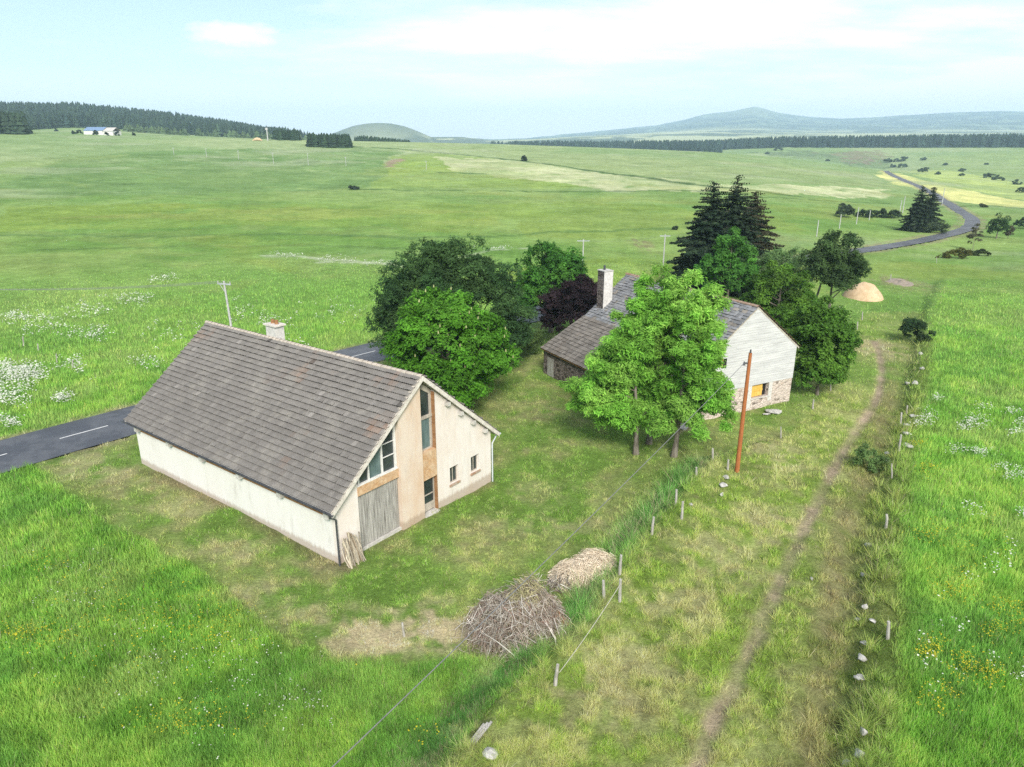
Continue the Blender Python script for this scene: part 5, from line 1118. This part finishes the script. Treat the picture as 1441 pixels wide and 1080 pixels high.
def sticks(root, name, n, rx, ry, h, lmin, lmax, rad, pal, seed, flat=.25, shellz=1.0, mat='stick', bend=.08, sub=None):
    r = np.random.default_rng(seed); m = MB()
    for i in range(n):
        a = r.uniform(0, 2 * PI); q = math.sqrt(r.uniform(0, 1)); x, y = rx * q * math.cos(a), ry * q * math.sin(a); z = h * max(0, 1 - q * q) ** .7 * r.uniform(.75, 1.04) * shellz * (.62 + .7 * float(fbm(np.array(x + 9), np.array(y + 3), .9, 55, 2))) + .04; x += r.normal(0, .1); y += r.normal(0, .1)
        L = r.uniform(lmin, lmax); d = np.array((r.normal(0, 1), r.normal(0, 1), 0)); d /= np.linalg.norm(d)
        # lie along the slope of the heap
        gx, gy = -2 * h * x / rx ** 2, -2 * h * y / ry ** 2; d[2] = .6 * (gx * d[0] + gy * d[1]) + r.normal(0, flat); d /= np.linalg.norm(d); c = np.array((x, y, z))
        kx = r.normal(0, bend, 3) * L; P = np.array([c - d * L / 2, c + kx, c + d * L / 2]); P[:, 2] = np.maximum(P[:, 2], .01)
        m.tube(P, np.array((1, .8, .35)) * rad * r.uniform(.6, 1.7), 3, np.asarray(pal[r.integers(len(pal))]) * r.uniform(.6, 1.3), False)
    return m.build(name, M[mat], root)
b0 = G(731, 890); k = 1 / PXM(b0); hb = .95
bp = empty('brush_pile', b0, R(10), 'big pile of dry brown branches and prunings at the edge of the yard', 'brush pile')
heap('core', None, (0, 0, 0), 2.0, 1.6, 1.15, 0, M['stick'], (.07, .052, .04), 5, '', .2).parent = bp
grey = [(.36, .30, .245), (.44, .38, .31), (.26, .20, .155), (.33, .26, .2)]; ol = [(.38, .35, .18), (.46, .41, .24), (.3, .28, .14)]; rd_ = [(.24, .14, .11), (.3, .18, .13), (.2, .13, .1)]
sticks(bp, 'twigs', 4600, 2.25, 1.85, 2.0, .25, .9, .0072, grey + rd_[:1] + [(.12, .1, .08), (.62, .58, .52), (.4, .37, .3)], 1, .55, bend=.14)
sticks(bp, 'branches', 150, 2.35, 1.95, 2.1, .7, 1.7, .015, [(.46, .42, .37), (.56, .52, .47), (.3, .25, .2)], 2, .5, bend=.14)
sticks(bp, 'loose_twigs', 260, 2.9, 2.5, .12, .25, .8, .010, grey, 8, .1)
o = sticks(bp, 'conifer_prunings', 1500, 1.35, 1.15, 2.5, .2, .6, .012, ol, 3, .5); o.location = (.15, .1, -.05)
o = sticks(bp, 'rusty_twigs', 260, .5, .4, .8, .2, .5, .012, [(.4, .15, .05), (.34, .12, .06)], 4); o.location = (1.55, -.3, .1)
b0 = G(826, 812); st = empty('straw_heap', b0, R(22), 'pale heap of dried grass cuttings against the yard fence', 'straw heap')
heap('core', None, (0, 0, 0), 1.9, 1.0, .85, 0, M['stick'], (.36, .29, .2), 6, '', .25).parent = st
sticks(st, 'stalks', 3600, 1.95, 1.1, 1.15, .2, .6, .0085, [(.74, .63, .48), (.8, .7, .55), (.62, .5, .36)], 5, .15)
o = sticks(st, 'branches', 90, .6, .55, .6, .4, 1.0, .018, [(.5, .47, .42), (.3, .27, .23), (.14, .11, .09)], 6, .5); o.location = (-1.5, -.35, 0)
# bundle of poles leaning on the barn corner
cs, sn = math.cos(BARN_ROT), math.sin(BARN_ROT); bxy = lambda x, y: (BARN_O[0] + x * cs - y * sn, BARN_O[1] + x * sn + y * cs)
qx, qy = bxy(.55, -.3); wb = empty('stick_bundle', (qx, qy, ground_z(qx, qy)), BARN_ROT, 'bundle of split wooden sticks leaning upright against the barn corner', 'firewood'); r = np.random.default_rng(9)
pal = [(.42, .37, .28), (.5, .44, .34), (.26, .21, .15), (.34, .3, .24)]
for i in range(46):
    x = r.uniform(-.5, .5); y0 = r.uniform(-.5, -.1); L = r.uniform(1.1, 1.75) * (1 - .35 * abs(x)); rr_ = r.uniform(.025, .045)
    m = MB().tube([(x + r.normal(0, .05), y0, -.03), (x + r.normal(0, .06), y0 * .5, L * .5), (x * .9 + r.normal(0, .07), .12 + r.uniform(-.1, .06), L)], rr_, 6, np.asarray(pal[r.integers(4)]) * r.uniform(.7, 1.2)); m.build('stick', M['stick'], wb)
def rock(px, py, wpx, label, hs=.7, seed=0, group=None, name='rock', mat='rock', flatw=1., thick=None):
    b0 = G(px, py); s = wpx / PXM(b0) / 2; r = np.random.default_rng(seed + int(px)); bm = bmesh.new(); bmesh.ops.create_icosphere(bm, subdivisions=2, radius=1.)
    pl = [(unit(r, 1)[0], r.uniform(.55, .85)) for _ in range(9)]
    for v in bm.verts:
        p = np.array(v.co)
        for nn, dd in pl:
            q = p @ nn
            if q > dd: p = p - nn * (q - dd)
        p = p * (1 + .08 * r.normal()); v.co = (p[0] * s, p[1] * s * flatw, p[2] * s * hs)
    me = bpy.data.meshes.new(name); bm.to_mesh(me); bm.free(); me.materials.append(M[mat]); o = bpy.data.objects.new(name, me); COL.objects.link(o)
    o.location = (b0.x, b0.y, b0.z + s * hs * .3 + .06); o.rotation_euler = (r.uniform(-.15, .15), r.uniform(-.15, .15), r.uniform(0, 6)); return tag(o, label, 'stone', group)
gs = 'stones along the lane bank'; gp = 'stones below the orange pole'
for px, py, w_, lb, gg, hs in (
        (1217, 857, 12, 'pale stone at the head of the lower row along the bank', gs, .8), (1207, 874, 13, 'flat pale stone half buried beside the near white post', gs, .4), (1228, 876, 11, 'low mossy stone left of the near white post', gs, .45), (1216, 908, 13, 'small flat white stone below the near white post', gs, .5), (1213, 930, 15, 'bright angular stone, second below the near white post', gs, .9), (1211, 957, 19, 'long flat white stone in the lane bank', gs, .4),
        (1214, 1034, 14, 'pale block near the bottom of the lane bank', gs, 1.1), (1209, 1066, 19, 'large pale stone at the bottom of the lane bank', gs, .9), (1192, 1078, 16, 'stone cut by the bottom edge of the picture', gs, .6), (1221, 770, 11, 'small white stone alone halfway up the bank', gs, .8), (1214, 811, 10, 'grey stone below the lone white one', gs, .5),
        (1288, 542, 10, 'pale pair stone on the far bank near the dark bush', gs, .8), (1277, 541, 9, 'small flat stone on the far bank, left of its pair', gs, .5), (1284, 587, 12, 'flat grey stone behind the tallest bank post', gs, .4), (1276, 600, 13, 'flat slab stone beside the bank posts, upper', gs, .35), (1276, 612, 14, 'flat slab stone beside the bank posts, middle', gs, .35), (1278, 629, 14, 'flat slab stone beside the bank posts, lowest', gs, .35), (1248, 640, 11, 'grey stone right of the sprawling bush, upper', gs, .5), (1248, 650, 10, 'grey stone right of the sprawling bush, lower', gs, .5), (1295, 500, 9, 'small stone on the bank below the dark round bush', gs, .6), (1297, 520, 8, 'tiny stone on the far bank', gs, .6),
        (1022, 674, 12, 'pale stone under the orange pole, top of three', gp, .6), (1018, 685, 14, 'pale flat stone under the orange pole, middle of three', gp, .45), (1016, 698, 9, 'small white stone under the orange pole, lowest of three', gp, .7), (972, 712, 7, 'tiny pale stone beside the close pair of posts', gp, .6),
        (690, 1064, 30, 'large flat pale stone at the bottom edge beside the plank', None, .45), (1142, 817, 7, 'small grey stone in the worn track', None, .6), (1087, 581, 27, 'long flat pale slab lying before the boarded gable', None, .22), (962, 603, 24, 'pale flat slab in the grass behind the right ash trunk', None, .2), (1078, 584, 14, 'smaller pale slab before the boarded gable', None, .2)):
    rock(px, py, w_, lb, hs, 3, gg, flatw=.8)
b0 = G(672, 1040); m = MB()
for i in range(3): m.box((-.72 + .08 * i, -.1 + i * .085, .06 - .01 * i), (.72 - .1 * i, -.1 + i * .085 + .075, .12 - .01 * i))
o = m.build('weathered_plank', M['plank'], None); o.location = b0; o.rotation_euler = (R(8), R(-16), R(52)); tag(o, 'weathered split plank lying on the grassy bank at the bottom', 'plank')
b0 = G(1265, 398); m = MB(); r = np.random.default_rng(6)
rb_ = heap('rubble_heap', 'low grey brown heap of rubble in the grass past the sand heap', b0, 2.2, 4.2, .3, R(-20), M['stick'], (.3, .25, .2), 8, 'rubble', .7)

# ------------------------------------------------------------------ air, sky, sun
hz = MB().box((-9700, -9700, -140), (9700, 9700, 470)).build('haze', None); tag(hz, kind='stuff')
m, nt, out = new_mat('air_haze'); v = nt.nodes.new('ShaderNodeVolumePrincipled'); v.inputs['Color'].default_value = (.60, .81, 1, 1); v.inputs['Density'].default_value = .00017; v.inputs['Anisotropy'].default_value = 0
nt.links.new(v.outputs[0], out.inputs['Volume']); hz.data.materials.append(m)

SUN = Vector((.08, -.82, .62)).normalized()
wd = bpy.data.worlds.new('World'); scene.world = wd; wd.use_nodes = True; nt = wd.node_tree; nt.nodes.clear()
out = nt.nodes.new('ShaderNodeOutputWorld'); bg = nt.nodes.new('ShaderNodeBackground'); sky = nt.nodes.new('ShaderNodeTexSky'); sky.sky_type = 'NISHITA'; sky.sun_disc = False
sky.sun_elevation = math.asin(SUN.z); sky.sun_rotation = math.atan2(SUN.x, SUN.y); sky.air_density = 1.0; sky.dust_density = 1.5; sky.altitude = 1100
tc = nt.nodes.new('ShaderNodeTexCoord'); sp = nt.nodes.new('ShaderNodeSeparateXYZ'); nt.links.new(tc.outputs['Generated'], sp.inputs[0])
def mth(op, a, b=None):
    n = nt.nodes.new('ShaderNodeMath'); n.operation = op
    for i, q in enumerate((a, b)):
        if q is None: continue
        if hasattr(q, 'is_output'): nt.links.new(q, n.inputs[i])
        else: n.inputs[i].default_value = q
    return n.outputs[0]
zz = mth('ADD', mth('MAXIMUM', sp.outputs[2], 0.), .10)
cb = nt.nodes.new('ShaderNodeCombineXYZ'); nt.links.new(mth('DIVIDE', sp.outputs[0], zz), cb.inputs[0]); nt.links.new(mth('DIVIDE', sp.outputs[1], zz), cb.inputs[1]); cb.inputs[2].default_value = 3.0
n1 = noise(nt, .55, 7, .58, vec=cb.outputs[0]); n2 = noise(nt, 1.7, 6, .62, vec=cb.outputs[0], stretch=(.6, 1.4, 1))
cover = mth('ADD', mth('ADD', mth('MULTIPLY', n1, .75), mth('MULTIPLY', n2, .25)), mth('MULTIPLY', sp.outputs[0], .16))
cl = ramp(nt, cover, [(.43, .12), (.52, .5), (.60, 1.)])
hzf = ramp(nt, sp.outputs[2], [(0., 1.), (.04, .85), (.085, .15), (.12, 0.)])
# one small puffy cloud low in the upper left of the view
pd = Vector((-.327, .937, .127)); ax = Vector((pd.y, -pd.x, 0)).normalized()
dn = nt.nodes.new('ShaderNodeVectorMath'); dn.operation = 'DOT_PRODUCT'; nt.links.new(tc.outputs['Generated'], dn.inputs[0]); dn.inputs[1].default_value = ax
ca = mth('DIVIDE', dn.outputs['Value'], .058); ce = mth('DIVIDE', mth('SUBTRACT', sp.outputs[2], pd.z), .0135)
rr2 = mth('ADD', mth('MULTIPLY', ca, ca), mth('MULTIPLY', ce, ce)); pn = noise(nt, 34, 6, .65, vec=tc.outputs['Generated'], stretch=(1, 1, 2.2))
puff = ramp(nt, mth('SUBTRACT', mth('ADD', pn, .55), mth('MULTIPLY', rr2, .38)), [(.5, 0.), (.95, .9)])
f = mth('MAXIMUM', mth('MAXIMUM', cl, hzf), puff)
sk = nt.nodes.new('ShaderNodeMix'); sk.data_type = 'RGBA'; sk.blend_type = 'MULTIPLY'; sk.inputs[0].default_value = 1; nt.links.new(sky.outputs[0], sk.inputs[6]); sk.inputs[7].default_value = (1, 1, 1, 1)
colr = mixc(nt, sk.outputs[2], (8.0, 7.95, 7.85), f)
nt.links.new(colr, bg.inputs[0]); bg.inputs[1].default_value = .1; nt.links.new(bg.outputs[0], out.inputs[0])
sl_ = bpy.data.lights.new('sun', 'SUN'); sl_.energy = 3.1; sl_.angle = R(18); sl_.color = (1, .95, .87); so = bpy.data.objects.new('sun', sl_); COL.objects.link(so)
so.rotation_euler = (-SUN).to_track_quat('-Z', 'Y').to_euler(); so.location = (0, 0, 120)

scene.view_settings.view_transform = 'Standard'; scene.view_settings.look = 'None'; scene.view_settings.exposure = 0.84; scene.view_settings.gamma = 1
scene.render.engine = 'CYCLES'
cy = scene.cycles; cy.max_bounces = 6; cy.diffuse_bounces = 3; cy.glossy_bounces = 2; cy.transmission_bounces = 3; cy.volume_bounces = 2; cy.use_denoising = False
